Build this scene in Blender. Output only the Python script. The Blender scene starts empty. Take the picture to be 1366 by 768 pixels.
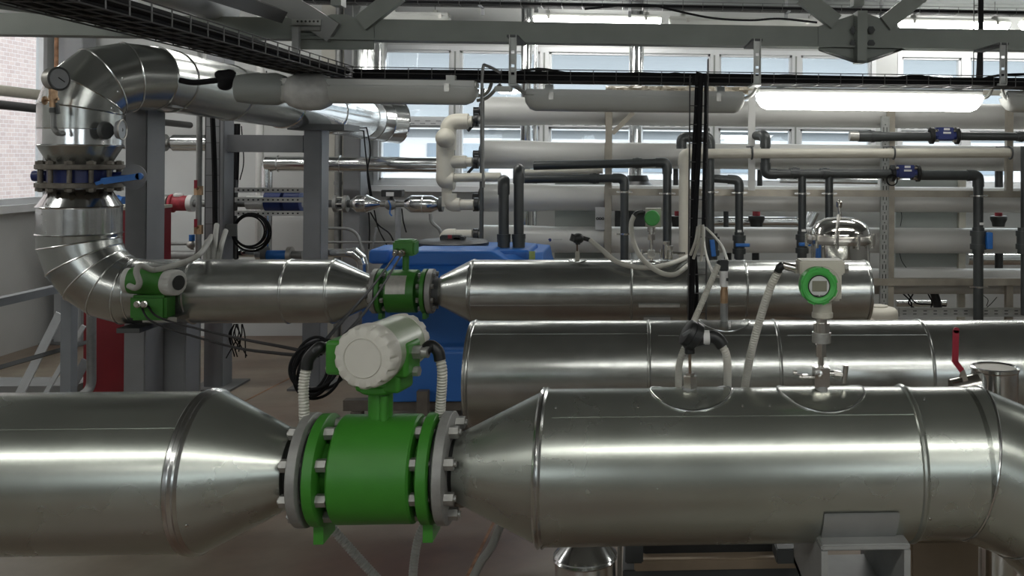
import bpy, bmesh, math, random
from mathutils import Vector, Matrix
random.seed(7)
C = bpy.context.scene.collection
PI = math.pi
# ------------------------------------------------------------------ camera
F = 1230.0; CX = 924.0; CY = 212.0; CAMZ = 1.6
YAW = math.atan(0.0603); ROLL = math.atan(0.008)
fw = Vector((math.sin(YAW), math.cos(YAW), 0)); r0 = Vector((math.cos(YAW), -math.sin(YAW), 0)); u0 = Vector((0, 0, 1))
rr = r0 * math.cos(ROLL) + u0 * math.sin(ROLL); uu = u0 * math.cos(ROLL) - r0 * math.sin(ROLL)
CAM = Vector((0, 0, CAMZ))
def P(px, py, Y):
    """the point of the plane y = Y that the photograph shows at (px, py)"""
    d = rr * ((px - CX) / F) + uu * (-(py - CY) / F) + fw
    return CAM + d * (Y / d.y)
def S(px, Y): return px * Y / F
cam = bpy.data.cameras.new('camera'); co = bpy.data.objects.new('camera', cam); C.objects.link(co)
cam.sensor_width = 36; cam.lens = F / 1366 * 36
cam.shift_x = (683 - CX) / 1366; cam.shift_y = -(384 - CY) / 1366
cam.clip_start = 0.05
M4 = Matrix((rr, uu, -fw)).transposed().to_4x4(); M4.translation = CAM
co.matrix_world = M4
bpy.context.scene.camera = co
# ------------------------------------------------------------------ materials
MATS = {}
def mat(name, col, rough=.5, metal=0., var=.0, vscale=8., bump=0., bscale=60., emit=None, estr=0., stretch=None, rvar=0., trans=0., coat=0., spec=.5, alpha=1.):
    m = bpy.data.materials.new(name); m.use_nodes = True; MATS[name] = m
    nt = m.node_tree; b = nt.nodes['Principled BSDF']
    b.inputs['Base Color'].default_value = (*col, 1); b.inputs['Roughness'].default_value = rough; b.inputs['Metallic'].default_value = metal
    b.inputs['Specular IOR Level'].default_value = spec
    if trans: b.inputs['Transmission Weight'].default_value = trans
    if coat: b.inputs['Coat Weight'].default_value = coat
    if emit: b.inputs['Emission Color'].default_value = (*emit, 1); b.inputs['Emission Strength'].default_value = estr
    if var or bump or rvar:
        tc = nt.nodes.new('ShaderNodeTexCoord'); mp = nt.nodes.new('ShaderNodeMapping'); nt.links.new(tc.outputs['Object'], mp.inputs['Vector'])
        if stretch: mp.inputs['Scale'].default_value = stretch
        n = nt.nodes.new('ShaderNodeTexNoise'); n.inputs['Scale'].default_value = vscale; n.inputs['Detail'].default_value = 5
        nt.links.new(mp.outputs['Vector'], n.inputs['Vector'])
        if var:
            mx = nt.nodes.new('ShaderNodeMix'); mx.data_type = 'RGBA'
            rmp = nt.nodes.new('ShaderNodeMapRange'); rmp.inputs['From Min'].default_value = .3; rmp.inputs['From Max'].default_value = .7
            nt.links.new(n.outputs['Fac'], rmp.inputs['Value']); nt.links.new(rmp.outputs['Result'], mx.inputs['Factor'])
            mx.inputs['A'].default_value = (*[max(0, c * (1 - var)) for c in col], 1); mx.inputs['B'].default_value = (*[min(1, c * (1 + var)) for c in col], 1)
            nt.links.new(mx.outputs['Result'], b.inputs['Base Color'])
        if rvar:
            r2 = nt.nodes.new('ShaderNodeMapRange'); r2.inputs['From Min'].default_value = .3; r2.inputs['From Max'].default_value = .7
            r2.inputs['To Min'].default_value = max(.02, rough - rvar); r2.inputs['To Max'].default_value = rough + rvar
            nt.links.new(n.outputs['Fac'], r2.inputs['Value']); nt.links.new(r2.outputs['Result'], b.inputs['Roughness'])
        if bump:
            n2 = nt.nodes.new('ShaderNodeTexNoise'); n2.inputs['Scale'].default_value = bscale; n2.inputs['Detail'].default_value = 3
            nt.links.new(mp.outputs['Vector'], n2.inputs['Vector'])
            bp = nt.nodes.new('ShaderNodeBump'); bp.inputs['Strength'].default_value = bump; bp.inputs['Distance'].default_value = .01
            nt.links.new(n2.outputs['Fac'], bp.inputs['Height']); nt.links.new(bp.outputs['Normal'], b.inputs['Normal'])
    return m
# galvanised cladding: spangle variation in colour and gloss, slight dents
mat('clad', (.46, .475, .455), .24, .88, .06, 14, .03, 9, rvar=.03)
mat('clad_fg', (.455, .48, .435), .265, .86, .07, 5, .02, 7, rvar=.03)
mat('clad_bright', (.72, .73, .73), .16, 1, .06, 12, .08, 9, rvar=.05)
mat('bead', (.66, .67, .66), .2, 1)
mat('stainless', (.55, .53, .49), .33, 1, .12, 20, rvar=.1)
mat('brushed_rail', (.36, .33, .275), .45, .5, .16, 9, rvar=.1)
mat('polished', (.72, .70, .66), .1, 1, .05, 10)
mat('chrome', (.62, .60, .56), .22, 1)
mat('zinc', (.45, .44, .41), .4, .8, .12, 60)
mat('flange_steel', (.30, .30, .285), .5, .35, .12, 40, .05, 80)
mat('rust_flange', (.17, .155, .13), .6, .4, .25, 30, .08, 80)
mat('green', (.042, .215, .022), .42, 0, .05, 30, .02, 120)
mat('green_bright', (.06, .36, .07), .4, 0, .05, 30)
mat('green_reflect', (.30, .36, .24), .3, 0, .08, 20)  # green paint with the light reflected off the housing top put into its colour
mat('offwhite', (.56, .55, .49), .5, 0, .03, 20)
mat('beige_case', (.47, .45, .38), .5, 0, .04, 25)
mat('grey_paint', (.20, .205, .215), .5, 0, .08, 6, .02, 50)
mat('grey_mid', (.30, .31, .32), .5, 0, .06, 6)
mat('grey_dark', (.075, .08, .08), .55, 0, .1, 8)
mat('beam_paint', (.23, .25, .225), .5, 0, .08, 5, .02, 60)
mat('beam_light', (.30, .31, .30), .5, 0, .06, 5)
mat('white_paint', (.66, .66, .64), .5, 0, .03, 5)
mat('white_plastic', (.78, .79, .78), .4, 0, .02, 5)
mat('vessel', (.56, .56, .535), .38, 0, .03, 4)
mat('panel_grey', (.30, .32, .30), .5, 0, .04, 3)
mat('lamp_off', (.50, .51, .48), .3, 0, .03, 6)
mat('film', (.50, .50, .48), .3, 0, .12, 25, .5, 22)
mat('lamp_on', (.9, .9, .9), .4, emit=(1, .99, .95), estr=21.)
mat('tube_on', (.9, .9, .9), .4, emit=(1, .99, .95), estr=26.)
mat('black', (.012, .013, .013), .45, 0, .2, 30)
mat('cable', (.006, .006, .007), .65, spec=.2)
mat('pvc', (.045, .05, .05), .38, 0, .12, 12)
mat('pvc_cream', (.60, .575, .49), .4, 0, .05, 10)
mat('hose', (.52, .51, .45), .45, 0, .04, 30)
mat('hose_dim', (.36, .36, .33), .5)
mat('blue_tank', (.028, .15, .50), .42, 0, .08, 5, .03, 20)
mat('blue', (.02, .13, .42), .45, 0, .12, 20)
mat('blue_dark', (.012, .025, .13), .45, 0, .2, 20)
mat('navy', (.018, .03, .14), .4, 0, .1, 20)
mat('red', (.30, .012, .03), .5, 0, .1, 12)
mat('red_dull', (.33, .03, .045), .5, 0, .35, 26)
mat('brass', (.42, .28, .17), .45, .8, .2, 40)
mat('dial', (.30, .31, .32), .25, 0, .05, 30)
mat('lcd', (.20, .20, .15), .2)
mat('wood', (.36, .24, .15), .6, 0, .12, 12, stretch=(1, 1, 8))
mat('plaster', (.56, .57, .56), .75, 0, .04, 3, .03, 40)
mat('plaster_grey', (.33, .34, .34), .75, 0, .05, 2)
mat('ceil', (.24, .255, .25), .7, 0, .05, 3)
mat('frame_white', (.72, .73, .74), .4, 0, .03, 9)
mat('facade_glare', (.85,.86,.88), .8)  # blown-out glare of the lower panes put into the wall colour
mat('facade_pane_tint', (.40,.43,.455), .8, 0, .03, 1)  # blue-grey reflections of the upper panes put into the wall colour
mat('facade_glass', (.30,.36,.42), .3)
mat('concrete', (.17, .17, .165), .7, 0, .1, 6)
mat('steel_wire', (.10, .10, .10), .5, .5)
mat('label_white', (.7, .7, .68), .5)
mat('sticker', (.32, .40, .12), .5)
mat('brown', (.10, .06, .035), .6)
def floor_mat():
    m = mat('floor_paint', (.28, .22, .18), .38)
    nt = m.node_tree; b = nt.nodes['Principled BSDF']; tc = nt.nodes.new('ShaderNodeTexCoord')
    n = nt.nodes.new('ShaderNodeTexNoise'); n.inputs['Scale'].default_value = .9; n.inputs['Detail'].default_value = 8
    n3 = nt.nodes.new('ShaderNodeTexNoise'); n3.inputs['Scale'].default_value = 9; n3.inputs['Detail'].default_value = 8
    nt.links.new(tc.outputs['Object'], n.inputs['Vector']); nt.links.new(tc.outputs['Object'], n3.inputs['Vector'])
    r = nt.nodes.new('ShaderNodeValToRGB'); r.color_ramp.elements[0].position = .38; r.color_ramp.elements[0].color = (.165, .10, .07, 1)
    r.color_ramp.elements[1].position = .62; r.color_ramp.elements[1].color = (.26, .225, .17, 1)
    nt.links.new(n.outputs['Fac'], r.inputs['Fac'])
    mx = nt.nodes.new('ShaderNodeMix'); mx.data_type = 'RGBA'; mx.blend_type = 'MULTIPLY'; mx.inputs['Factor'].default_value = .5
    nt.links.new(r.outputs['Color'], mx.inputs['A'])
    r2 = nt.nodes.new('ShaderNodeValToRGB'); r2.color_ramp.elements[0].color = (.6, .6, .6, 1); r2.color_ramp.elements[0].position = .3; r2.color_ramp.elements[1].position = .7
    nt.links.new(n3.outputs['Fac'], r2.inputs['Fac']); nt.links.new(r2.outputs['Color'], mx.inputs['B'])
    nt.links.new(mx.outputs['Result'], b.inputs['Base Color'])
floor_mat()
def brick_mat():
    m = mat('brick', (.6, .5, .47), .9)
    nt = m.node_tree; b = nt.nodes['Principled BSDF']; tc = nt.nodes.new('ShaderNodeTexCoord'); mp = nt.nodes.new('ShaderNodeMapping')
    mp.inputs['Rotation'].default_value = (PI / 2, 0, PI / 2)
    sx = nt.nodes.new('ShaderNodeSeparateXYZ'); cb = nt.nodes.new('ShaderNodeCombineXYZ')
    nt.links.new(tc.outputs['Object'], sx.inputs[0]); nt.links.new(sx.outputs['Y'], cb.inputs['X']); nt.links.new(sx.outputs['Z'], cb.inputs['Y'])
    t = nt.nodes.new('ShaderNodeTexBrick'); t.inputs['Scale'].default_value = 4.2; t.inputs['Mortar Size'].default_value = .014
    t.inputs['Color1'].default_value = (.50, .40, .37, 1); t.inputs['Color2'].default_value = (.42, .33, .31, 1); t.inputs['Mortar'].default_value = (.60, .56, .54, 1)
    nt.links.new(cb.outputs[0], t.inputs['Vector']); nt.links.new(t.outputs['Color'], b.inputs['Base Color'])
brick_mat()
def glass_mat():
    m = bpy.data.materials.new('glass'); MATS['glass'] = m; m.use_nodes = True; nt = m.node_tree
    out = nt.nodes['Material Output']; nt.nodes.remove(nt.nodes['Principled BSDF'])
    t = nt.nodes.new('ShaderNodeBsdfTransparent'); t.inputs[0].default_value = (.93, .96, .97, 1)
    g = nt.nodes.new('ShaderNodeBsdfGlossy'); g.inputs['Roughness'].default_value = .02
    lw = nt.nodes.new('ShaderNodeLayerWeight'); lw.inputs[0].default_value = .5; pw = nt.nodes.new('ShaderNodeMath'); pw.operation = 'POWER'; pw.inputs[1].default_value = 4.5
    nt.links.new(lw.outputs['Facing'], pw.inputs[0]); fr = nt.nodes.new('ShaderNodeMath'); fr.operation = 'MULTIPLY_ADD'; fr.inputs[1].default_value = .85; fr.inputs[2].default_value = .05; nt.links.new(pw.outputs[0], fr.inputs[0])
    mx = nt.nodes.new('ShaderNodeMixShader'); nt.links.new(fr.outputs[0], mx.inputs[0]); nt.links.new(t.outputs[0], mx.inputs[1]); nt.links.new(g.outputs[0], mx.inputs[2])
    nt.links.new(mx.outputs[0], out.inputs[0])
glass_mat()
# ------------------------------------------------------------------ mesh builder
ORG = {}
def frame_of(d):
    d = Vector(d).normalized(); a = Vector((0, 0, 1)) if abs(d.z) < .9 else Vector((1, 0, 0))
    x = a.cross(d).normalized(); y = d.cross(x); return d, x, y
class MB:
    def __init__(s): s.v = []; s.f = []
    def add(s, vs, fs):
        o = len(s.v); s.v += [Vector(v) for v in vs]; s.f += [[i + o for i in f] for f in fs]; return s
    def box(s, a, b, bev=0.):
        x0, y0, z0 = [min(a[i], b[i]) for i in range(3)]; x1, y1, z1 = [max(a[i], b[i]) for i in range(3)]
        if bev <= 0:
            return s.add([(x0, y0, z0), (x1, y0, z0), (x1, y1, z0), (x0, y1, z0), (x0, y0, z1), (x1, y0, z1), (x1, y1, z1), (x0, y1, z1)],
                  [(0, 3, 2, 1), (4, 5, 6, 7), (0, 1, 5, 4), (1, 2, 6, 5), (2, 3, 7, 6), (3, 0, 4, 7)])
        bm = bmesh.new(); bmesh.ops.create_cube(bm, size=1)
        for v in bm.verts: v.co = Vector(((x0 + x1) / 2 + v.co.x * (x1 - x0), (y0 + y1) / 2 + v.co.y * (y1 - y0), (z0 + z1) / 2 + v.co.z * (z1 - z0)))
        bmesh.ops.bevel(bm, geom=bm.edges[:], offset=bev, segments=2, affect='EDGES'); return s.bm(bm)
    def bm(s, bm):
        bm.verts.index_update(); s.add([v.co.copy() for v in bm.verts], [[v.index for v in f.verts] for f in bm.faces]); bm.free(); return s
    def obox(s, c, dx, dy, dz, hx, hy, hz):
        c = Vector(c); vs = []
        for k in (-1, 1):
            for (i, j) in ((-1, -1), (1, -1), (1, 1), (-1, 1)): vs.append(c + Vector(dx) * hx * i + Vector(dy) * hy * j + Vector(dz) * hz * k)
        return s.add(vs, [(0, 3, 2, 1), (4, 5, 6, 7), (0, 1, 5, 4), (1, 2, 6, 5), (2, 3, 7, 6), (3, 0, 4, 7)])
    def bar(s, p, q, w, h, side=(0, 1, 0)):
        p = Vector(p); q = Vector(q); d = (q - p).normalized(); sd = Vector(side); n = d.cross(sd).normalized(); sd = n.cross(d)
        return s.obox((p + q) / 2, d, sd, n, (q - p).length / 2, h / 2, w / 2)
    def lathe(s, p, d, prof, seg=32, cap=True, ph=0.):
        p = Vector(p); d, x, y = frame_of(d); vs = []; fs = []; n = len(prof)
        for (t, r) in prof:
            for k in range(seg):
                a = 2 * PI * k / seg + ph; vs.append(p + d * t + (x * math.cos(a) + y * math.sin(a)) * max(r, 1e-5))
        for i in range(n - 1):
            for k in range(seg):
                k2 = (k + 1) % seg; fs.append((i * seg + k, i * seg + k2, (i + 1) * seg + k2, (i + 1) * seg + k))
        if cap: fs.append(tuple(range(seg))[::-1]); fs.append(tuple(range((n - 1) * seg, n * seg)))
        return s.add(vs, fs)
    def cyl(s, p, q, r, r2=None, seg=20):
        p = Vector(p); q = Vector(q); return s.lathe(p, q - p, [(0, r), ((q - p).length, r if r2 is None else r2)], seg)
    def hexn(s, p, q, r): return s.cyl(p, q, r, seg=6)
    def tube(s, pts, r, seg=10, cap=True, mitre=False, radii=None):
        pts = [Vector(p) for p in pts]; n = len(pts); vs = []; fs = []
        t0 = (pts[1] - pts[0]).normalized(); _, x, y = frame_of(t0); prev = t0
        for i, p in enumerate(pts):
            a = (pts[i] - pts[i - 1]).normalized() if i else t0; b = (pts[i + 1] - pts[i]).normalized() if i < n - 1 else a
            t = (a + b); t = t.normalized() if t.length > 1e-6 else a
            if i:
                ax = prev.cross(a)
                if ax.length > 1e-8:
                    rot = Matrix.Rotation(prev.angle(a), 3, ax.normalized()); x = rot @ x; y = rot @ y
                prev = a
            rad = radii[i] if radii else r
            for k in range(seg):
                an = 2 * PI * k / seg; w = (x * math.cos(an) + y * math.sin(an)) * rad
                dn = a.dot(t); w = w - a * (w.dot(t) / dn) if dn > .3 else w
                vs.append(p + w)
        for i in range(n - 1):
            for k in range(seg):
                k2 = (k + 1) % seg; fs.append((i * seg + k, i * seg + k2, (i + 1) * seg + k2, (i + 1) * seg + k))
        if cap: fs.append(tuple(range(seg))[::-1]); fs.append(tuple(range((n - 1) * seg, n * seg)))
        return s.add(vs, fs)
    def torus(s, c, d, R, r, seg=32, rs=8, arc=2 * PI, a0=0.):
        d, x, y = frame_of(d); c = Vector(c); full = abs(arc - 2 * PI) < 1e-6
        n = seg if full else seg + 1
        pts = [c + (x * math.cos(a0 + arc * k / seg) + y * math.sin(a0 + arc * k / seg)) * R for k in range(n)]
        vs = []; fs = []
        for k in range(n):
            rd = (pts[k] - c).normalized()
            for j in range(rs):
                b = 2 * PI * j / rs; vs.append(pts[k] + (rd * math.cos(b) + d * math.sin(b)) * r)
        for k in range(n if full else n - 1):
            k2 = (k + 1) % n
            for j in range(rs):
                j2 = (j + 1) % rs; fs.append((k * rs + j, k2 * rs + j, k2 * rs + j2, k * rs + j2))
        return s.add(vs, fs)
    def prism(s, poly, ext):
        n = len(poly); e = Vector(ext); poly = [Vector(p) for p in poly]
        return s.add(poly + [p + e for p in poly], [tuple(range(n))[::-1], tuple(range(n, 2 * n))] + [(i, (i + 1) % n, n + (i + 1) % n, n + i) for i in range(n)])
    def sphere(s, c, r, u=16, v=10, sc=(1, 1, 1)):
        vs = []; fs = []
        for i in range(v + 1):
            th = PI * i / v
            for k in range(u):
                a = 2 * PI * k / u; vs.append(Vector(c) + Vector((r * sc[0] * math.sin(th) * math.cos(a), r * sc[1] * math.sin(th) * math.sin(a), r * sc[2] * math.cos(th))))
        for i in range(v):
            for k in range(u): fs.append((i * u + k, (i + 1) * u + k, (i + 1) * u + (k + 1) % u, i * u + (k + 1) % u))
        bm = bmesh.new(); bv = [bm.verts.new(p) for p in vs]
        for f in fs: bm.faces.new([bv[i] for i in f])
        bmesh.ops.remove_doubles(bm, verts=bm.verts[:], dist=1e-5); return s.bm(bm)
    def pbox(s, x0, y0, x1, y1, Y, depth, bev=0.):
        a = P(x0, y0, Y); b = P(x1, y1, Y); c = P(x0, y1, Y); d = P(x1, y0, Y)
        return s.box(((a.x + c.x) / 2, Y, (a.z + d.z) / 2), ((b.x + d.x) / 2, Y + depth, (b.z + c.z) / 2), bev)
    def ppoly(s, pts, Y, depth): return s.prism([P(x, y, Y) for (x, y) in pts], (0, depth, 0))
    def build(s, name, m, parent=None, ang=35):
        o = Vector(ORG[parent.name]) if parent else None
        if o is None:
            xs = [v.x for v in s.v]; ys = [v.y for v in s.v]; zs = [v.z for v in s.v]
            o = Vector(((min(xs) + max(xs)) / 2, (min(ys) + max(ys)) / 2, min(zs)))
        me = bpy.data.meshes.new(name); me.from_pydata([v - o for v in s.v], [], s.f)
        bm = bmesh.new(); bm.from_mesh(me); bmesh.ops.recalc_face_normals(bm, faces=bm.faces[:]); bm.to_mesh(me); bm.free()
        me.validate(); me.materials.append(MATS[m])
        me.polygons.foreach_set('use_smooth', [True] * len(me.polygons)); me.set_sharp_from_angle(angle=math.radians(ang))
        ob = bpy.data.objects.new(name, me); C.objects.link(ob)
        if parent: ob.parent = parent
        else: ob.location = o
        ORG[ob.name] = o; return ob
def tag(o, label, cat, group=None, kind=None):
    o['label'] = label; o['category'] = cat
    if group: o['group'] = group
    if kind: o['kind'] = kind
    return o
def struct(o): o['kind'] = 'structure'; return o
def thing(name, loc, label, cat, group=None):
    o = bpy.data.objects.new(name, None); C.objects.link(o); o.location = loc; o.empty_display_size = .05
    ORG[o.name] = Vector(loc); return tag(o, label, cat, group)
def dup(root, d, label, rotz=None):
    m = {}
    def rec(o, par):
        c = o.copy(); C.objects.link(c); ORG[c.name] = Vector(ORG[o.name])
        if par: c.parent = par
        for ch in [x for x in C.objects if x.parent == o]: rec(ch, c)
        return c
    r = rec(root, None); r.location = Vector(root.location) + Vector(d); r['label'] = label
    if rotz is not None: r.rotation_euler.z = rotz
    return r
def smooth(pts, n=8):
    pts = [Vector(p) for p in pts]; out = []
    q = [pts[0] * 2 - pts[1]] + pts + [pts[-1] * 2 - pts[-2]]
    for i in range(1, len(q) - 2):
        for k in range(n):
            t = k / n; a, b, c, d = q[i - 1], q[i], q[i + 1], q[i + 2]
            out.append(.5 * ((2 * b) + (c - a) * t + (2 * a - 5 * b + 4 * c - d) * t * t + (3 * b - a - 3 * c + d) * t * t * t))
    out.append(pts[-1]); return out
def resample(pts, step):
    out = [pts[0]]; acc = 0
    for i in range(1, len(pts)):
        a = pts[i - 1]; b = pts[i]; L = (b - a).length
        if L < 1e-9: continue
        t = step - acc
        while t <= L: out.append(a + (b - a) * (t / L)); t += step
        acc = L - (t - step)
    return out
def corr(pts, r, pitch=.006, seg=12):
    p = resample(smooth(pts, 16), pitch / 4)
    rad = [r * (1, .93, .82, .93)[i % 4] for i in range(len(p))]
    return MB().tube(p, r, seg, radii=rad)
def round_poly(pts, rad, n=5):
    pts = [Vector(p) for p in pts]; out = [pts[0]]
    for i in range(1, len(pts) - 1):
        a = (pts[i - 1] - pts[i]); b = (pts[i + 1] - pts[i]); r = min(rad, a.length * .49, b.length * .49)
        p0 = pts[i] + a.normalized() * r; p1 = pts[i] + b.normalized() * r
        for k in range(n + 1):
            t = k / n; out.append(p0 * (1 - t) ** 2 + pts[i] * 2 * t * (1 - t) + p1 * t * t)
    out.append(pts[-1]); return out
mat('support_grey', (.27, .275, .265), .5, 0, .08, 20)
mat('wood_pale', (.35, .27, .19), .6, 0, .08, 12)
mat('bolt_zinc', (.37, .37, .345), .38, .6, .15, 60)
mat('steel_pipe', (.26, .265, .26), .45, .4, .1, 30)
mat('green_dim', (.035, .17, .02), .45, 0, .06, 30)
mat('green_mid', (.045, .21, .025), .45, 0, .06, 30)
mat('white_dim', (.50, .50, .47), .5, 0, .04, 30)
mat('plate', (.42, .41, .37), .4, .3, .1, 60)
mat('brown_steel', (.20, .15, .11), .4, .6)
mat('dark_glass', (.03, .03, .03), .15)
mat('display_grey', (.50, .51, .49), .4)
mat('concrete_dark', (.12, .12, .12), .6, 0, .1, 8)
mat('cream_strip', (.50, .49, .44), .6, 0, .05, 8)
mat('rust', (.26, .14, .08), .8, 0, .4, 20)
mat('grey_black', (.03, .03, .03), .5)
mat('red_cab', (.20, .011, .02), .45, 0, .08, 6)
mat('rail_grey', (.24, .26, .28), .5, 0, .05, 10)
mat('rail_light', (.55, .58, .60), .5, 0, .05, 10)
mat('black_paint', (.02, .018, .018), .5)
mat('hanger_grey', (.36, .37, .35), .4, .3, .08, 30)
mat('film_tan', (.48, .43, .34), .35, 0, .15, 14, .3, 30)
mat('black_lid', (.03, .032, .032), .45, 0, .1, 20)
mat('brown_grey', (.14, .12, .10), .6, 0, .15, 20)
mat('navy_blue', (.02, .04, .16), .4, 0, .06, 20)
mat('blue_bright', (.02, .16, .52), .4, 0, .1, 20)
# ------------------------------------------------------------------ room
XL, XR, YB, YF, ZC = -5.0, 5.4, 8.4, -4.5, 3.02
def bx(a, b): return MB().box(a, b)
struct(bx((XL - .2, YF - .2, -.2), (XR + .2, YB + .2, 0)).build('floor', 'floor_paint'))
cl = MB().box((XL - .2, YF - .2, ZC), (XR + .2, YB + .2, ZC + .15))
for k in range(14): cl.box((XL, YF + .3 + k * .95, ZC - .05), (XR, YF + .36 + k * .95, ZC))
struct(cl.build('ceiling', 'ceil'))
zt = P(800, 64, YB).z; zb = P(800, 249, YB).z
xa = P(499, 150, YB).x; xb = P(1168, 150, YB).x; xc = P(1197, 150, YB).x
w = MB().box((XL - .2, YB, 0), (XR + .2, YB + .2, zb)).box((XL - .2, YB, zt), (XR + .2, YB + .2, ZC)).box((XL - .2, YB, zb), (xa, YB + .2, zt)).box((xb, YB, zb), (xc, YB + .2, zt))
struct(w.build('wall_back', 'plaster'))
ly0, ly1, lz0, lz1 = 4.3, 8.12, 1.19, 2.68
w = MB().box((XL - .05, YF, 0), (XL, YB, lz0)).box((XL - .05, YF, lz1), (XL, YB, ZC)).box((XL - .05, YF, lz0), (XL, ly0, lz1)).box((XL - .05, ly1, lz0), (XL, YB, lz1))
struct(w.build('wall_left', 'plaster'))
struct(bx((XR, YF, 0), (XR + .2, YB, ZC)).build('wall_right', 'plaster_grey'))
fz0, fz1 = 1.5, 2.45
w = MB().box((XL - .2, YF - .2, 0), (XR + .2, YF, fz0)).box((XL - .2, YF - .2, fz1), (XR + .2, YF, ZC)).box((XL - .2, YF - .2, fz0), (-4.2, YF, fz1)).box((-.6, YF - .2, fz0), (1.6, YF, fz1)).box((4.6, YF - .2, fz0), (XR + .2, YF, fz1))
struct(w.build('wall_front', 'plaster_grey'))
# windows of the back wall: frame, transom bar and panes
def window(i, x0, x1, Y, z0, z1, trans=None, inner=.05):
    f = MB(); t = .04; d0, d1 = Y - .01, Y + .09
    f.box((x0, d0, z0), (x0 + t, d1, z1)).box((x1 - t, d0, z0), (x1, d1, z1)).box((x0 + t, d0, z0), (x1 - t, d1, z0 + t * 1.2)).box((x0 + t, d0, z1 - t), (x1 - t, d1, z1))
    if trans: f.box((x0 + t, d0, trans - .03), (x1 - t, d1, trans + .03))
    # sash profile step
    zs = [(z0 + t * 1.2, (trans - .03) if trans else z1 - t)] + ([(trans + .03, z1 - t)] if trans else [])
    for a, b in zs:
        g = .02; f.box((x0 + t, d0 + .03, a), (x0 + t + g, d1, b)).box((x1 - t - g, d0 + .03, a), (x1 - t, d1, b)).box((x0 + t, d0 + .03, a), (x1 - t, d1, a + g)).box((x0 + t, d0 + .03, b - g), (x1 - t, d1, b))
    fr = struct(f.build('window_%d' % i, 'frame_white'))
    for a, b in zs: MB().box((x0 + t, Y + .05, a), (x1 - t, Y + .056, b)).build('pane', 'glass', fr)
    return fr
wins = [(499, 607), (607, 726), (726, 848), (848, 953), (953, 1062), (1062, 1168), (1197, 1288), (1288, 1420), (1420, 1540)]
ztr = P(800, 165, YB).z
xe = XR
for i, (a, b) in enumerate(wins):
    window(i + 1, P(a, 150, YB).x, min(P(b, 150, YB).x, XR), YB, zb, zt, ztr)
sl = bx((xa - .05, YB - .1, zb - .05), (XR, YB + .02, zb)); struct(sl.build('trim_1', 'frame_white'))
def window_y(i, X, y0, y1, z0, z1):
    f = MB(); t = .05; X0, X1 = X - .05, X + .01
    f.box((X0, y0, z0), (X1, y0 + t, z1)).box((X0, y1 - t, z0), (X1, y1, z1)).box((X0, y0, z0), (X1, y1, z0 + t)).box((X0, y0, z1 - t), (X1, y1, z1))
    f.box((X0, (y0 + y1) / 2 - .04, z0), (X1, (y0 + y1) / 2 + .04, z1))
    fr = struct(f.build('window_%d' % i, 'frame_white')); MB().box((X - .03, y0 + t, z0 + t), (X - .025, y1 - t, z1 - t)).build('pane', 'glass', fr)
window_y(10, XL, ly0, ly1, lz0, lz1)
struct(bx((XL, ly0 - .05, lz0 - .06), (XL + .07, ly1 + .05, lz0)).build('trim_2', 'frame_white'))
for i, (a, b) in enumerate([(-4.2, -2.4), (-2.4, -.6), (1.6, 3.1), (3.1, 4.6)]):
    f = window(11 + i, a, b, YF - .1, fz0, fz1, (fz0 + fz1) / 2 + .2)
# outside
struct(bx((-40, YF - 30, -.4), (40, 60, -.25)).build('ground', 'concrete'))
b = MB().box((-9.2, -3, -.3), (-8.9, 16, 7)); struct(b.build('exterior_brick_wall', 'brick'))
fa = thing('neighbouring_building', (2, 17, 0), 'pale building with bands of windows outside the back windows, toned for pane reflections', 'building')
MB().box((-6, 17, 1.95), (14, 17.3, 3.9)).build('wall', 'facade_pane_tint', fa); MB().box((-6, 17, -.3), (14, 17.3, 1.95)).build('wall', 'facade_glare', fa)
for k in range(12): MB().box((-5.4 + k * 1.6, 16.96, 1.35), (-4.3 + k * 1.6, 17.0, 1.85)).build('window', 'facade_glass', fa)
MB().box((-6.2, 16.5, 3.9), (14.2, 17.4, 4.05)).box((-6, 16.8, 2.1), (14, 17, 2.2)).build('cornice', 'frame_white', fa)
st = MB()
for (ya, za, yb, zb2) in ((6.3, 1.66, 7.9, 1.86), (6.3, 1.5, 7.9, 1.6), (6.3, 1.2, 7.9, 1.42)): st.bar((-5.9, ya, za), (-5.9, yb, zb2), .05, .05, (1, 0, 0))
tag(st.build('stair_railing', 'frame_white'), 'white sloping stair railing outside the left window', 'railing')
# world: overcast daylight
wd = bpy.data.worlds.new('world'); bpy.context.scene.world = wd; wd.use_nodes = True
bg = wd.node_tree.nodes['Background']; bg.inputs[0].default_value = (.93, .97, 1, 1); bg.inputs[1].default_value = 3.8
sc = bpy.context.scene
sc.view_settings.view_transform = 'Standard'; sc.view_settings.look = 'None'; sc.view_settings.gamma = 1; sc.view_settings.exposure = 0.12; sc.view_settings.use_curve_mapping = False
sc.cycles.max_bounces = 8; sc.cycles.transparent_max_bounces = 12; sc.cycles.caustics_reflective = False; sc.cycles.caustics_refractive = False
sc.cycles.sample_clamp_indirect = 6
ztray_ = 1.985
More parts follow.
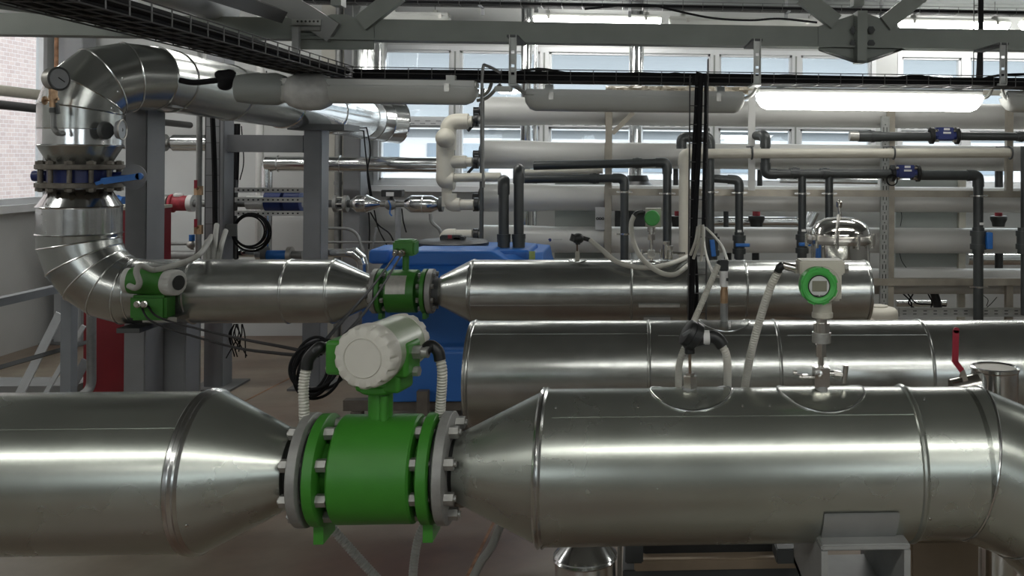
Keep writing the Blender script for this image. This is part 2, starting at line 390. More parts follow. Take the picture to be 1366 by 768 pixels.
# ------------------------------------------------------------------ luminaires
def luminaire(loc, L, label, lit=True, hang=.0, group=None, name='fluorescent_lamp'):
    ztop = ZC - .04 if loc[2] > 2.2 else ztray_
    t = thing(name, loc, label, 'ceiling lamp', group); x, y, z = loc
    MB().box((x - L / 2, y - .05, z), (x + L / 2, y + .05, z + .035), .008).box((x - L / 2 + .1, y - .02, z + .035), (x - L / 2 + .14, y + .02, z + .06)).box((x + L / 2 - .14, y - .02, z + .035), (x + L / 2 - .1, y + .02, z + .06)).build('housing', 'lamp_off', t)
    hs_ = [o for o in C.objects if o.parent == t][-1]
    # diffuser: a trough with rounded ends
    vs = []; fs = []; n = 10; st = [(-L / 2, .0), (-L / 2 + .004, .5), (-L / 2 + .022, .85), (-L / 2 + .05, 1), (L / 2 - .05, 1), (L / 2 - .022, .85), (L / 2 - .004, .5), (L / 2, .0)]
    for (dx, k) in st:
        for j in range(n + 1):
            a = PI * j / n; vs.append((x + dx, y + math.cos(a) * .058, z - math.sin(a) ** .7 * .075 * max(k, .02)))
    m = n + 1
    for i in range(len(st) - 1):
        for j in range(n): fs.append((i * m + j, i * m + j + 1, (i + 1) * m + j + 1, (i + 1) * m + j))
    for i in range(len(st) - 1): fs.append((i * m, (i + 1) * m, (i + 1) * m + n, i * m + n))
    MB().add(vs, fs).build('diffuser', 'lamp_on' if lit else 'lamp_off', t, 50)
    for s in (-1, 1): MB().cyl((x + s * (L / 2 - .12), y, z + .03), (x + s * (L / 2 - .12), y, ztop), .003, seg=6).build('suspension_wire', 'steel_wire', t)
    if lit != 2:
        for s in (-1, 1): MB().obox((x + s * L * .38, y - .055, z), (1, 0, 0), (0, 1, 0), (0, 0, 1), .012, .006, .018).build('clip', 'zinc', hs_)
    return t
def lamp_px(x0, x1, yc, Y, label, lit, group=None):
    a = P(x0, yc, Y); b = P(x1, yc, Y); return luminaire(((a.x + b.x) / 2, Y, (a.z + b.z) / 2 + .015), b.x - a.x, label, lit, group=group)
lamp_px(319, 637, 121, 4.3, 'unlit grey tubular lamp hanging above the blue tank, plastic film around its end', False)
lamp_px(701, 992, 134, 4.72, 'unlit grey tubular lamp hanging in front of the top white vessel', False)
lamp_px(1010, 1307, 132, 4.72, 'brightly lit large tubular lamp hanging at upper right', 2)
lamp_px(1338, 1640, 136, 4.72, 'unlit tubular lamp cut off by the right picture edge', False)
# wrapping film around the first lamp
x0 = P(374, 120, 4.22); x1 = P(433, 120, 4.22); f = MB(); pts = []
prof = [(0, .052), (.012, .068), (.05, .082), (.10, .088), (.15, .084), (.19, .066), (.205, .05)]
f.lathe((x0.x, 4.3, x0.z), (1, 0, .0), prof, 20); bm_o = f.build('plastic_film', 'film'); tag(bm_o, 'pale plastic film wrapped around the unlit lamp beside the cable tray', 'film')
p = P(315, 118, 4.3); f = MB().lathe((p.x, 4.3, p.z), (1, 0, 0), [(0, .04), (.01, .062), (.08, .072), (.18, .074), (.22, .06)], 18); tag(f.build('plastic_film', 'panel_grey'), 'dull grey film sleeve on the left end of the unlit lamp', 'film')
# back row under the ceiling, then unseen hall lamps, most of them added for brightness
for i, (x0, x1, yy, lit, lab) in enumerate([(712, 882, 27, True, 'narrow lit tube lamp above the beam, left of the gusset plate'), (505, 600, 25, False, 'unlit tube lamp above the beam near the slotted bracket'), (892, 1100, 32, False, 'unlit tube lamp above the beam beside the lit one'), (1200, 1345, 33, True, 'narrow lit tube lamp above the beam, right of the gusset plate'), (1362, 1500, 34, True, 'lit tube lamp above the beam cut by the right edge')]):
    lamp_px(x0, x1, yy, 7.8, lab, lit)
LG = 'lamps of the hall above the view'
k = 0
for (yy, xs) in ((-.35, (-3.6, -2.35, .1, 1.35, 2.6)), (-2.6, (-2.6, 2.6)), (6.3, (-4.2, -2.9, -1.4, 1.6)), (3.6, (-4.2, 4.0))):  # first row follows the pipe highlights, other rows added to brighten the hall
    for xx in xs:
        luminaire((xx, yy, 2.85), 1.2, 'unseen lit tube lamp above the picture, most rows added to brighten the hall', True, group=LG)
# ------------------------------------------------------------------ foreground pipe with flow meter
YP = 1.85; ax0 = P(700, 622, YP); ZP = ax0.z; RP = S(101, YP) * .985
def AX(px, Y, z):   # x on an axis (Y, z) that shows at column px
    yy = 400
    for _ in range(4):
        q = P(px, yy, Y); yy += (q.z - z) * F / Y
    return P(px, yy, Y).x
def X1(px): return AX(px, YP, ZP)
def section(parent, Y, z, R, xa, xb, m='clad', beadl=True, beadr=True, seamang=None, Ra=None, name='cladding_section', bw=.007, cap=True):
    """one sheet-metal shell of an insulated pipe along x, with rolled beads at its ends"""
    R2 = Ra if Ra else R; L = xb - xa; pr = []
    def bead(t, r): return [(t - bw, r), (t - bw * .6, r + bw * .55), (t, r + bw * .8), (t + bw * .6, r + bw * .55), (t + bw, r)]
    pr.append((0, R2)); 
    if beadl: pr += bead(bw * 2.2, R2)
    if beadr: pr += bead(L - bw * 2.2, R)
    pr.append((L, R)); b = MB().lathe((xa, Y, z), (1, 0, 0), pr, 96, cap)
    if seamang is not None:
        a = seamang; n = Vector((0, -math.sin(a), math.cos(a))); c = Vector((xa + L / 2, Y, z)) + n * R
        b.obox(c, (1, 0, 0), n.cross(Vector((1, 0, 0))), n, L / 2 - bw * 3, .005, .0012)
    return b.build(name, m, parent, 30)
def rivets(parent, pts, m='bead', r=.0035):
    b = MB()
    for p, n in pts: b.lathe(Vector(p), n, [(0, r), (r * .5, r * .8), (r * .8, .0005)], 10)
    return b.build('rivets', m, parent)
def onpipe(x, Y, z, R, ang):
    n = Vector((0, -math.sin(ang), math.cos(ang))); return Vector((x, Y, z)) + n * R, n
# left run
lp = thing('insulated_pipe', (X1(100), YP, ZP - RP), 'large silver clad pipe at lower left, tapering into the green flow meter', 'pipe')
section(lp, YP, ZP, RP, X1(-160), X1(284), 'clad_fg', False, False, math.radians(40))
xr = X1(286)
b = MB().lathe((xr - .028, YP, ZP), (1, 0, 0), [(0, RP), (.004, RP + .004), (.009, RP + .002), (.013, RP + .006), (.018, RP + .002), (.023, RP + .005), (.028, RP)], 96); b.build('joint_band', 'bead', lp)
MB().lathe((xr, YP, ZP), (1, 0, 0), [(0, RP), (X1(391) - xr, .072)], 96).build('reducer_cone', 'clad_fg', lp)
c0 = Vector((xr + .03, YP, ZP)); 
rivets(lp, [onpipe(xr + .012, YP, ZP, RP - .004, math.radians(112))])
MB().lathe((X1(388), YP, ZP), (1, 0, 0), [(0, .058), (X1(408) - X1(388), .055)], 40).build('pipe_stub', 'black', lp)
# right run
rp = thing('insulated_pipe', (X1(1000), YP, ZP - RP), 'large silver clad pipe at lower right carrying the pressure transmitter, bending down', 'pipe')
MB().lathe((X1(610), YP, ZP), (1, 0, 0), [(0, .064), (X1(727) - X1(610), RP)], 96).build('reducer_cone', 'clad_fg', rp)
MB().lathe((X1(599), YP, ZP), (1, 0, 0), [(0, .055), (.03, .058)], 40).build('pipe_stub', 'black', rp)
xr = X1(723); MB().lathe((xr - .005, YP, ZP), (1, 0, 0), [(0, RP), (.004, RP + .004), (.008, RP + .001), (.012, RP + .004), (.016, RP)], 96).build('joint_band', 'bead', rp)
section(rp, YP, ZP, RP, X1(727), X1(1216), 'clad_fg', False, True, math.radians(34))
section(rp, YP, ZP, RP - .001, X1(1216), X1(1292), 'clad_fg', False, False)
xe0 = X1(1292)
# mitred gores of the bend
L1 = S(92, YP)
def gores(parent, pts, rads, m, name='elbow_gore', start=0, seg=64, beads=True, bm='bead', br=.0035):
    """each gore its own shell; mitre planes shared between neighbours"""
    pts = [Vector(p) for p in pts]; n = len(pts)
    def plane(i):
        a = (pts[i] - pts[i - 1]).normalized() if i else (pts[1] - pts[0]).normalized(); b = (pts[i + 1] - pts[i]).normalized() if i < n - 1 else a
        return a, (a + b).normalized()
    _, x, y = frame_of(pts[1] - pts[0]); prev = (pts[1] - pts[0]).normalized(); rings = []
    for i in range(n):
        a, t = plane(i)
        axx = prev.cross(a)
        if axx.length > 1e-7:
            rot = Matrix.Rotation(prev.angle(a), 3, axx.normalized()); x = rot @ x; y = rot @ y; prev = a
        ring = []
        for k in range(seg):
            an = 2 * PI * k / seg; w = (x * math.cos(an) + y * math.sin(an)) * rads[i]; w -= a * (w.dot(t) / a.dot(t)); ring.append(pts[i] + w)
        rings.append(ring)
    for i in range(n - 1):
        b = MB(); fs = [(k, (k + 1) % seg, seg + (k + 1) % seg, seg + k) for k in range(seg)]; b.add(rings[i] + rings[i + 1], fs)
        b.build(name, m, parent)
    if beads:
        for i in range(1, n - 1):
            rg = rings[i]; b = MB(); vs = []; fs = []
            for k in range(seg):
                o = (rg[k] - pts[i]).normalized(); ta = plane(i)[1]
                for j in range(6):
                    q = 2 * PI * j / 6; vs.append(rg[k] + (o * math.cos(q) + ta * math.sin(q)) * br)
            for k in range(seg):
                for j in range(6): fs.append((k * 6 + j, ((k + 1) % seg) * 6 + j, ((k + 1) % seg) * 6 + (j + 1) % 6, k * 6 + (j + 1) % 6))
            b.add(vs, fs).build('seam_bead', bm, parent)
def ang_dir(deg): return Vector((math.cos(math.radians(deg)), 0, math.sin(math.radians(deg))))
g = [Vector((xe0 - .01, YP, ZP)), Vector((xe0, YP, ZP))]
for dg, L in ((-22.5, .155), (-45, .155), (-67.5, .155), (-90, .3)): g.append(g[-1] + ang_dir(dg) * L)
gores(rp, g, [RP - .001] * len(g), 'clad_fg', seg=96, br=.003)
rivets(rp, [onpipe(X1(1213), YP, ZP, RP, math.radians(115)), onpipe(X1(1222), YP, ZP, RP, math.radians(20))] + [onpipe(X1(q), YP, ZP, RP, math.radians(26)) for q in (745, 795, 850, 985, 1020)], r=.003)
def rosette(parent, x, Y, z, R, a, m='bead', r=.0022, arc=(0, 2 * PI), n=40, up=.0015):
    pts = []
    for k in range(n + 1):
        th = arc[0] + (arc[1] - arc[0]) * k / n; s = a * math.sin(th) / R
        pts.append(Vector((x + a * math.cos(th), Y - (R + up) * math.sin(s), z + (R + up) * math.cos(s))))
    return MB().tube(pts, r, 8).build('collar_ring', m, parent)
def collar_plate(parent, x, Y, z, R, a, m='clad_fg', n=36, up=.002):
    vs = []; fs = []; M = 8
    for i in range(M + 1):
        for k in range(n):
            th = 2 * PI * k / n; q = a * i / M; s = q * math.sin(th) / R; vs.append(Vector((x + q * math.cos(th), Y - (R + up) * math.sin(s), z + (R + up) * math.cos(s))))
    for i in range(M):
        for k in range(n): fs.append((i * n + k, i * n + (k + 1) % n, (i + 1) * n + (k + 1) % n, (i + 1) * n + k))
    bm = bmesh.new(); bv = [bm.verts.new(p) for p in vs]; [bm.faces.new([bv[j] for j in f]) for f in fs]
    bmesh.ops.remove_doubles(bm, verts=bm.verts[:], dist=1e-6); return MB().bm(bm).build('collar_plate', m, parent)
for px, a in ((921, .082), (1094, .088)):
    rosette(rp, X1(px), YP, ZP, RP, a); collar_plate(rp, X1(px), YP, ZP, RP, a - .003)
    rivets(rp, [(Vector((X1(px) + (a - .01) * math.cos(t), YP - RP * math.sin((a - .01) * math.sin(t) / RP), ZP + RP * math.cos((a - .01) * math.sin(t) / RP))), (0, -.5, .8)) for t in (.5, 1.4, 2.5, 3.6, 5)], r=.003)
# support under the right run: square tube bracket and saddle plate
sp = thing('pipe_support', (X1(1155), YP, 0), 'grey square tube bracket under the lower right pipe', 'pipe support')
yq = 1.70; a = P(1096, 716, yq); c = P(1215, 716, yq); zt2 = P(1150, 726, yq).z; w = .012
hh = .16; sb = MB()
sb.box((a.x, yq, zt2 - w), (c.x, yq + .3, zt2), .003).box((a.x, yq, zt2 - hh), (a.x + w, yq + .3, zt2 - w)).box((c.x - w, yq, zt2 - hh), (c.x, yq + .3, zt2 - w)).box((a.x, yq, zt2 - hh), (c.x, yq + .3, zt2 - hh + w))
sb.build('square_tube', 'support_grey', sp)
MB().box((a.x + .03, YP - .01, 0), (c.x - .03, YP + .12, zt2 - hh)).build('post', 'support_grey', sp)
n1 = math.radians(108); n2 = math.radians(138); vs = []
for k in range(7):
    aa = n1 + (n2 - n1) * k / 6
    for xx, R_ in ((a.x + .006, RP + .002), (c.x - .02, RP + .002)): vs.append(onpipe(xx - (.008 if k < 3 and False else 0), YP, ZP, R_, aa)[0])
fs = [(2 * i, 2 * i + 1, 2 * i + 3, 2 * i + 2) for i in range(6)]
pl = MB().add(vs, fs); pl.add([v + Vector((0, -.003, -.002)) for v in vs], [f[::-1] for f in fs]); pl.build('saddle_plate', 'support_grey', sp)
q0 = P(1216, 722, 2.2); q1 = P(1306, 722, 2.2); bk = MB().box((q0.x, 2.2, 0), (q1.x, 2.32, q0.z), .004); tag(bk.build('timber_block', 'wood_pale'), 'pale tan block standing behind the square tube bracket', 'block')
# ------------------------------------------------------------------ green flow meter
fm = thing('flow_meter', (X1(505), YP, ZP - .13), 'large bright green magnetic flow meter in the foreground with white round lid', 'flow meter')
RB = .1035; RG = .106
b = MB().lathe((X1(455), YP, ZP), (1, 0, 0), [(0, RB - .012), (.001, RB - .004), (.005, RB), (X1(561) - X1(455) - .005, RB), (X1(561) - X1(455) - .001, RB - .004), (X1(561) - X1(455), RB - .03)], 80); b.build('coil_housing', 'green', fm)
MB().cyl((X1(440), YP, ZP), (X1(575), YP, ZP), .062, seg=40).build('measuring_tube', 'green', fm)
for (a, b_, m, nm, R_) in ((426, 441, 'green', 'flange', RG), (569, 584, 'green', 'flange', RG), (406, 420, 'flange_steel', 'counter_flange', RG + .002), (590, 604, 'flange_steel', 'counter_flange', RG + .002), (420.2, 425.8, 'black', 'gasket', RG - .014), (584.2, 589.8, 'black', 'gasket', RG - .014)):
    xa_, xb_ = X1(a), X1(b_); MB().lathe((xa_, YP, ZP), (1, 0, 0), [(0, R_ - .003), (.002, R_), (xb_ - xa_ - .002, R_), (xb_ - xa_, R_ - .003)], 64).build(nm, m, fm)
for px in (427, 570):
    x_ = X1(px); MB().box((x_, YP - .035, ZP - RG - .028), (X1(px + 13), YP + .035, ZP - RG + .01)).build('foot', 'green', fm)
for side in (0, 1):
    for k in range(8):
        a = math.radians(22.5 + 45 * k); o = Vector((0, math.cos(a), math.sin(a))) * .086; A = (0, YP, ZP)
        def pt(px): return Vector((X1(px), YP, ZP)) + o
        s = MB()
        if side == 0: e = [(395, 406), (441, 454)]; rod = (392, 458)
        else: e = [(556, 569), (604, 616)]; rod = (553, 619)
        for (u, v) in e:
            c1, c2 = pt(u), pt(v); s.hexn(c1, c2, .0125); 
        s.cyl(pt(rod[0]), pt(rod[1]), .006, seg=10); s.build('bolt', 'bolt_zinc', fm)
# neck and transmitter head
xn = X1(507); zt3 = ZP + RB
MB().cyl((xn, YP, zt3 - .01), (xn, YP, P(500, 522, YP).z), .0235, seg=32).cyl((xn + .012, YP - .02, zt3 - .01), (xn + .012, YP - .02, zt3 + .045), .008, seg=12).build('neck', 'green', fm)
zc = P(500, 518, YP).z
MB().lathe((xn, YP, zc - .004), (0, 0, 1), [(0, .038), (.004, .041), (.012, .041), (.016, .038), (.017, .044), (.055, .047), (.09, .05)], 40).build('head_base', 'green', fm)
LC = P(488, 476, YP - .085); d = Vector((.20, 1, .0)).normalized(); hx = d.cross(Vector((0, 0, 1))).normalized()
hc = LC + d * .085
MB().lathe(LC + d * .012, d, [(0, .056), (.002, .0575), (.125, .0555), (.128, .052)], 56).build('housing', 'green_reflect', fm)
gb = MB(); cc = P(498, 475, hc.y)
gb.obox(cc, hx, d, Vector((0, 0, 1)), .085, .032, .034); gb.obox(cc + Vector((.022, 0, -.035)), hx, d, Vector((0, 0, 1)), .046, .034, .03)
go = gb.build('conduit_box', 'green', fm); mod = go.modifiers.new('b', 'BEVEL'); mod.width = .008; mod.segments = 3
# scalloped lid
def scallop(c, d, R, T, n, depth, m, parent, name='lid', inner=.6):
    d, x, y = frame_of(d); seg = n * 8; vs = []; fs = []; st = [(0, inner, 0), (0, inner + .01, .0), (-.0025, inner + .02, 0), (0, inner + .04, 0), (0, .90, .0), (.003, .97, 1), (.006, 1, 1), (T * .55, 1.02, .8), (T * .6, 1.02, 0), (T, 1.02, 0)]
    vs.append(Vector(c))
    for (t, q, sc_) in st:
        for k in range(seg):
            a = 2 * PI * k / seg; w = max(0, math.cos(n * a)) ** 2; rad = R * q - sc_ * depth * w
            vs.append(Vector(c) + d * t + (x * math.cos(a) + y * math.sin(a)) * rad)
    for k in range(seg): fs.append((0, 1 + k, 1 + (k + 1) % seg))
    for i in range(len(st) - 1):
        for k in range(seg): fs.append((1 + i * seg + k, 1 + i * seg + (k + 1) % seg, 1 + (i + 1) * seg + (k + 1) % seg, 1 + (i + 1) * seg + k))
    fs.append(tuple(1 + (len(st) - 1) * seg + k for k in range(seg)))
    return MB().add(vs, fs).build(name, m, parent, 40)
scallop(LC - d * .012, d, .0595, .034, 14, .0055, 'offwhite', fm, 'front_lid', .60)
scallop(hc + d * .082, -d, .0555, .03, 14, .005, 'offwhite', fm, 'rear_lid')
# cable glands, black elbows
def gland(c, dr, m='bolt_zinc', r=.011, L=.03, parent=fm):
    b = MB(); b.hexn(c, Vector(c) + Vector(dr) * L * .6, r * 1.25); b.cyl(Vector(c) + Vector(dr) * L * .55, Vector(c) + Vector(dr) * L, r); return b.build('cable_gland', m, parent)
gl = cc + hx * .084 * -1; gr = cc + hx * .084
if gl.x > gr.x: gl, gr = gr, gl; hx = -hx
gland(gl + Vector((0, 0, .012)), -hx); gland(gr + Vector((0, 0, .012)), hx); 
for q in (gl, gr): MB().hexn(q + Vector((0, 0, -.026)), q + Vector((0, 0, -.026)) + (hx if q is gr else -hx) * .012, .010).build('plug', 'bolt_zinc', fm)
pL = P(436, 463, hc.y); pR = P(568, 463, hc.y)
eL = [gl + Vector((0, 0, .012)) - hx * .02, P(425, 464, hc.y), P(412, 478, hc.y), P(409, 492, hc.y)]
eR = [gr + Vector((0, 0, .012)) + hx * .02, P(574, 461, hc.y), P(584, 468, hc.y), P(587, 480, hc.y)]
for e, lab in ((eL, 'left'), (eR, 'right')):
    MB().tube(smooth(e), .0115, 16).build('conduit_elbow', 'black', fm)
hoL = corr([P(409, 488, hc.y), P(405, 515, hc.y), P(406, 560, hc.y), P(408, 610, hc.y + .03)], .0105)
tag(hoL.build('conduit_hose', 'hose'), 'white corrugated conduit hanging from the left gland of the big green flow meter', 'conduit hose')
hoR = corr([P(587, 477, hc.y), P(590, 500, hc.y), P(587, 553, hc.y + .02), P(584, 610, hc.y + .06)], .0105)
tag(hoR.build('conduit_hose', 'hose'), 'white corrugated conduit hanging from the right gland of the big green flow meter', 'conduit hose')
# the hoses' lower ends under the meter
for pts, lab in ((([P(420, 668, 2.03), P(445, 706, 2.03), P(470, 735, 2.03), P(500, 768, 2.03), P(530, 800, 2.03)]), 'lower left corrugated conduit crossing the floor below the big flow meter'),
                 (([P(571, 690, 2.03), P(559, 715, 2.03), P(553, 745, 2.03), P(549, 790, 2.03)]), 'corrugated conduit below the right foot of the big flow meter')):
    tag(corr(pts, .0098).build('conduit_hose', 'hose_dim'), lab, 'conduit hose')
tag(MB().tube(smooth([P(668, 700, 2.4), P(655, 730, 2.4), P(640, 752, 2.4), P(622, 790, 2.4)]), .011, 14).build('conduit_hose', 'hose_dim'), 'smooth grey conduit under the lower right cone', 'conduit hose')
# ------------------------------------------------------------------ black cable coil behind the meter
YCC = 2.1
for (cp, rx, ry, n, lab) in ((P(434, 490, YCC), 26, 36, 1, ''),):
    for i in range(7):
        pts = []; ox = random.uniform(-6, 8); oy = random.uniform(-6, 6); sx = rx * random.uniform(.8, 1.5); sy = ry * random.uniform(.85, 1.1)
        for k in range(26):
            a = 2 * PI * k / 24 + 1.2; pts.append(P(421 + ox + sx * math.cos(a) - 6 * math.sin(a), 492 + oy + sy * math.sin(a), YCC + .01 * i))
        tag(MB().tube(smooth(pts, 3), .0034, 8).build('signal_cable', 'cable'), 'loop of the black cable coil behind the white lid of the big flow meter', 'cable', 'loops of the hanging black cable coil')
# thin black cables from the coil up to the small flow meter and to the left display
ct = [((P(424, 470, 2.1)), P(446, 440, 2.3), P(500, 378, 3.6), P(531, 335, 4.5)), ((P(428, 472, 2.12)), P(470, 436, 2.4), P(505, 390, 3.6), P(537, 337, 4.5)),
      (P(195, 405, 4.4), P(214, 424, 4.1), P(300, 447, 3.2), P(380, 463, 2.5), P(422, 472, 2.12)), (P(187, 406, 4.4), P(205, 430, 4.1), P(300, 460, 3.2), P(370, 471, 2.5), P(424, 474, 2.1))]
for p, lab in zip(ct, ('upper black cable from the coil to the small green junction box', 'lower black cable from the coil to the small green junction box', 'upper sagging black cable from the green display to the coil', 'lower sagging black cable from the green display to the coil')):
    tag(MB().tube(smooth(p), .0045, 8).build('signal_cable', 'cable'), lab, 'cable')
# ------------------------------------------------------------------ middle pipe, its riser and the branch to the back wall
YM = 4.6; ZM = P(388 + 0 * 1, 389, YM).z; RM = S(41, YM)
ZM = (P(400, 391, YM).z + P(900, 385, YM).z) / 2
def XM(px): return AX(px, YM, ZM)
mp_ = thing('insulated_pipe', (XM(750), YM, ZM - RM), 'silver clad pipe right of the small green flow meter, closed by a flat end cap', 'pipe')
MB().lathe((XM(588), YM, ZM), (1, 0, 0), [(0, S(20, YM)), (XM(629) - XM(588), RM)], 64).build('reducer_cone', 'clad', mp_)
section(mp_, YM, ZM, RM, XM(629), XM(846), 'clad', True, True, math.radians(110), bw=.006)
section(mp_, YM, ZM, RM, XM(846), XM(996), 'clad', False, True, math.radians(112), bw=.006)
section(mp_, YM, ZM, RM - .001, XM(996), XM(1156), 'clad', False, True, None, bw=.006)
lm = thing('insulated_pipe', (XM(300), YM, ZM - RM), 'silver clad pipe with segmented bend at left, ending at the small flow meter', 'pipe')
MB().lathe((XM(449), YM, ZM), (1, 0, 0), [(0, RM), (XM(497) - XM(449), S(19, YM))], 64).build('reducer_cone', 'clad', lm)
section(lm, YM, ZM, RM, XM(384), XM(450), 'clad', True, True, None, bw=.006)
section(lm, YM, ZM, RM, XM(258), XM(384), 'clad', True, False, None, bw=.006)
xR = P(107, 260, YM).x; RR = S(47, YM)
zr = lambda y: P(107, y, YM).z
rb = ZM - zr(312); rb = abs(rb); xs = xR + rb   # bend from vertical into horizontal
cc_ = Vector((xs, YM, ZM + rb)); g = [Vector((xR, YM, zr(312)))]; rads = [RR]
for i, th in enumerate((9, 27, 45, 63, 81)):
    R_ = rb / math.cos(math.radians(9)); a = math.radians(180 + th); g.append(cc_ + Vector((math.cos(a), 0, math.sin(a))) * R_); rads.append(RR + (RM - RR) * (i + .5) / 5)
g += [Vector((xs, YM, ZM)), Vector((XM(258), YM, ZM))]; rads += [RM, RM]
gores(lm, g, rads, 'clad', br=.004)
b = MB().lathe((xR, YM, zr(312)), (0, 0, 1), [(0, RR), (.004, RR + .006), (.008, RR), (zr(275) - zr(312) - .006, RR), (zr(275) - zr(312), RR + .006), (zr(275) - zr(312) + .004, RR)], 64); b.build('cladding_section', 'clad_bright', lm)
MB().lathe((xR, YM, zr(274)), (0, 0, 1), [(0, RR), (zr(252) - zr(274), S(34, YM))], 64).build('reducer_cone', 'clad_bright', lm)
rivets(lm, [(Vector((xR + RR * math.cos(a) * .99, YM - RR * math.sin(a) * .99, zr(y))), (math.cos(a), -math.sin(a), 0)) for a, y in ((2.05, 283), (2.05, 296), (1.9, 292), (1.9, 306), (1.9, 263), (1.9, 270))], r=.005)
# butterfly valve
bv = thing('butterfly_valve', (xR, YM, zr(249)), 'blue butterfly valve with lever between bolted flanges on the left riser', 'valve')
for (ya, yb2) in ((250, 243), (226, 219)):
    MB().lathe((xR, YM, zr(ya)), (0, 0, 1), [(0, S(47, YM)), (.003, S(49, YM)), (zr(yb2) - zr(ya) - .003, S(49, YM)), (zr(yb2) - zr(ya), S(47, YM))], 48).build('flange', 'rust_flange', bv)
MB().lathe((xR, YM, zr(243)), (0, 0, 1), [(0, S(36, YM)), (zr(226) - zr(243), S(36, YM))], 48).build('valve_body', 'navy', bv)
for k in range(12):
    a = 2 * PI * (k + .5) / 12; q = Vector((math.cos(a), math.sin(a), 0)) * S(43.5, YM); s = MB()
    s.cyl(Vector((xR, YM, zr(255))) + q, Vector((xR, YM, zr(214))) + q, .011, seg=10)
    for (u, v) in ((254, 250), (219, 215)): s.hexn(Vector((xR, YM, zr(u))) + q, Vector((xR, YM, zr(v))) + q, .02)
    s.build('bolt', 'rust_flange', bv)
MB().cyl((xR + .1, YM - .0, zr(235)), (xR + .27, YM - .0, zr(235)), .022).build('stem', 'navy', bv)
MB().cyl((xR - .1, YM, zr(235)), (xR - .215, YM, zr(235)), .026).build('stem_cap', 'navy', bv)
pa = P(138, 242, YM - .17); pb = P(186, 235, YM - .17)
s = MB().bar(pa, pb, .028, .012).bar(P(128, 245, YM - .17), pa, .016, .01); s.lathe(pb + Vector((0, -.006, 0)), (0, 1, 0), [(0, .016), (.012, .016)], 16)
s.cyl((xR + .2, YM, zr(236)), (xR + .2, YM - .17, zr(239)), .012)
s.build('lever', 'blue', bv)
MB().lathe(P(178, 236, YM - .02), (0, 1, 0), [(0, .06), (.008, .06)], 24).build('notch_plate', 'grey_paint', bv)
# upper riser, elbow and the branch running to the back wall
ur = thing('insulated_pipe', (xR, YM, zr(218)), 'silver clad pipe from the blue valve over a segmented bend towards the back windows', 'pipe')
MB().lathe((xR, YM, zr(219)), (0, 0, 1), [(0, S(34, YM)), (zr(195) - zr(219), RR)], 64).build('reducer_cone', 'clad', ur)
MB().lathe((xR, YM, zr(195)), (0, 0, 1), [(0, RR + .005), (.004, RR + .006), (.008, RR), (zr(172) - zr(195) - .004, RR), (zr(172) - zr(195), RR + .004)], 64).build('cladding_section', 'clad_bright', ur)
RT = S(43, YM); zt_ = P(185, 103, YM).z; e0 = Vector((xR, YM, zr(146)))
# the bend: from vertical to a nearly straight run away from the viewer
T0 = Vector((P(200, 104, YM + .22).x, YM + .25, P(200, 104, YM + .25).z)); T1 = P(482, 158, 7.6)
dirT = (T1 - T0).normalized()
g = [Vector((xR, YM, zr(172))), e0]
ctrl = Vector((xR + .02, YM, T0.z + .01))
for t in (.22, .5, .78, 1): g.append(e0 * (1 - t) ** 2 + ctrl * 2 * t * (1 - t) + T0 * t * t)
g.append(T0 + dirT * .12)
gores(ur, g, [RR, RR, RR * .99, RR * .985, RR * .965, RT, RT], 'clad', br=.004)
def slant(parent, p0, p1, r, m, a, b, nm='cladding_section'):
    q0 = p0 + (p1 - p0) * a; q1 = p0 + (p1 - p0) * b; L = (q1 - q0).length
    return MB().lathe(q0, q1 - q0, [(0, r), (.012, r), (.016, r + .006), (.02, r), (L, r)], 64).build(nm, m, parent)
T00 = T0 + dirT * .12
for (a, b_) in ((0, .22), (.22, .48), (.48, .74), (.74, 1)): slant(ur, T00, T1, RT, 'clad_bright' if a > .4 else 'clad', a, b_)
g2 = [T1 - dirT * .02, T1]
q = T1.copy(); dd = dirT.copy()
for k in range(3):
    dd = (dd + Vector((.28, .0, -.01))).normalized(); q = q + dd * .13; g2.append(q.copy())
gores(ur, g2, [RT, RT, RT * 1.02, RT * 1.06, RT * 1.1], 'clad_bright', br=.005)
MB().lathe(g2[-1], dd, [(0, RT * 1.1), (.01, RT * 1.12), (.02, RT * .9)], 40).build('end_cap', 'clad_bright', ur)
rivets(ur, [(P(164, 104, YM - .12), (.6, -.8, .1)), (P(158, 122, YM - .12), (.6, -.8, .1)), (P(150, 144, YM - .12), (.6, -.8, .1))], r=.006)
# pressure gauge with brass cock and siphon on the riser's left side
pg = thing('pressure_gauge', P(70, 178, 4.25), 'round grey pressure gauge on a brass cock and bent tube before the left riser', 'pressure gauge')
Yg = 4.30; gc = P(79, 105, Yg); gd = Vector((-.93, .36, 0)).normalized()
MB().lathe(gc - gd * .0, gd, [(0, .046), (.002, .05), (.012, .052), (.014, .05), (.045, .05), (.047, .047)], 40).build('case', 'zinc', pg)
gcase = [o for o in C.objects if o.parent == pg][-1]
MB().torus(gc, gd, .05, .0045, 40, 8).build('bezel', 'grey_dark', gcase)
MB().lathe(gc - gd * .003, gd, [(0, .044), (.004, .046)], 40).build('dial', 'dial', gcase)
nd = gc - gd * .006; hx2 = gd.cross(Vector((0, 0, 1))).normalized(); nb = MB(); nb.bar(nd + Vector((-.014, -.011, .014)), nd + Vector((.014, .011, -.014)), .004, .001, gd)
nb.build('needle', 'black', gcase)
MB().hexn(P(71, 119, Yg), P(71, 128, Yg), .017).cyl(P(71, 128, Yg), P(71, 143, Yg), .015, seg=12).hexn(P(71, 128, Yg), P(71, 132, Yg), .019).cyl(P(60, 134, Yg), P(78, 132, Yg), .007, seg=8).lathe(P(59, 134, Yg), (1, 0, 0), [(0, .02), (.006, .02)], 14).build('cock', 'brass', pg)
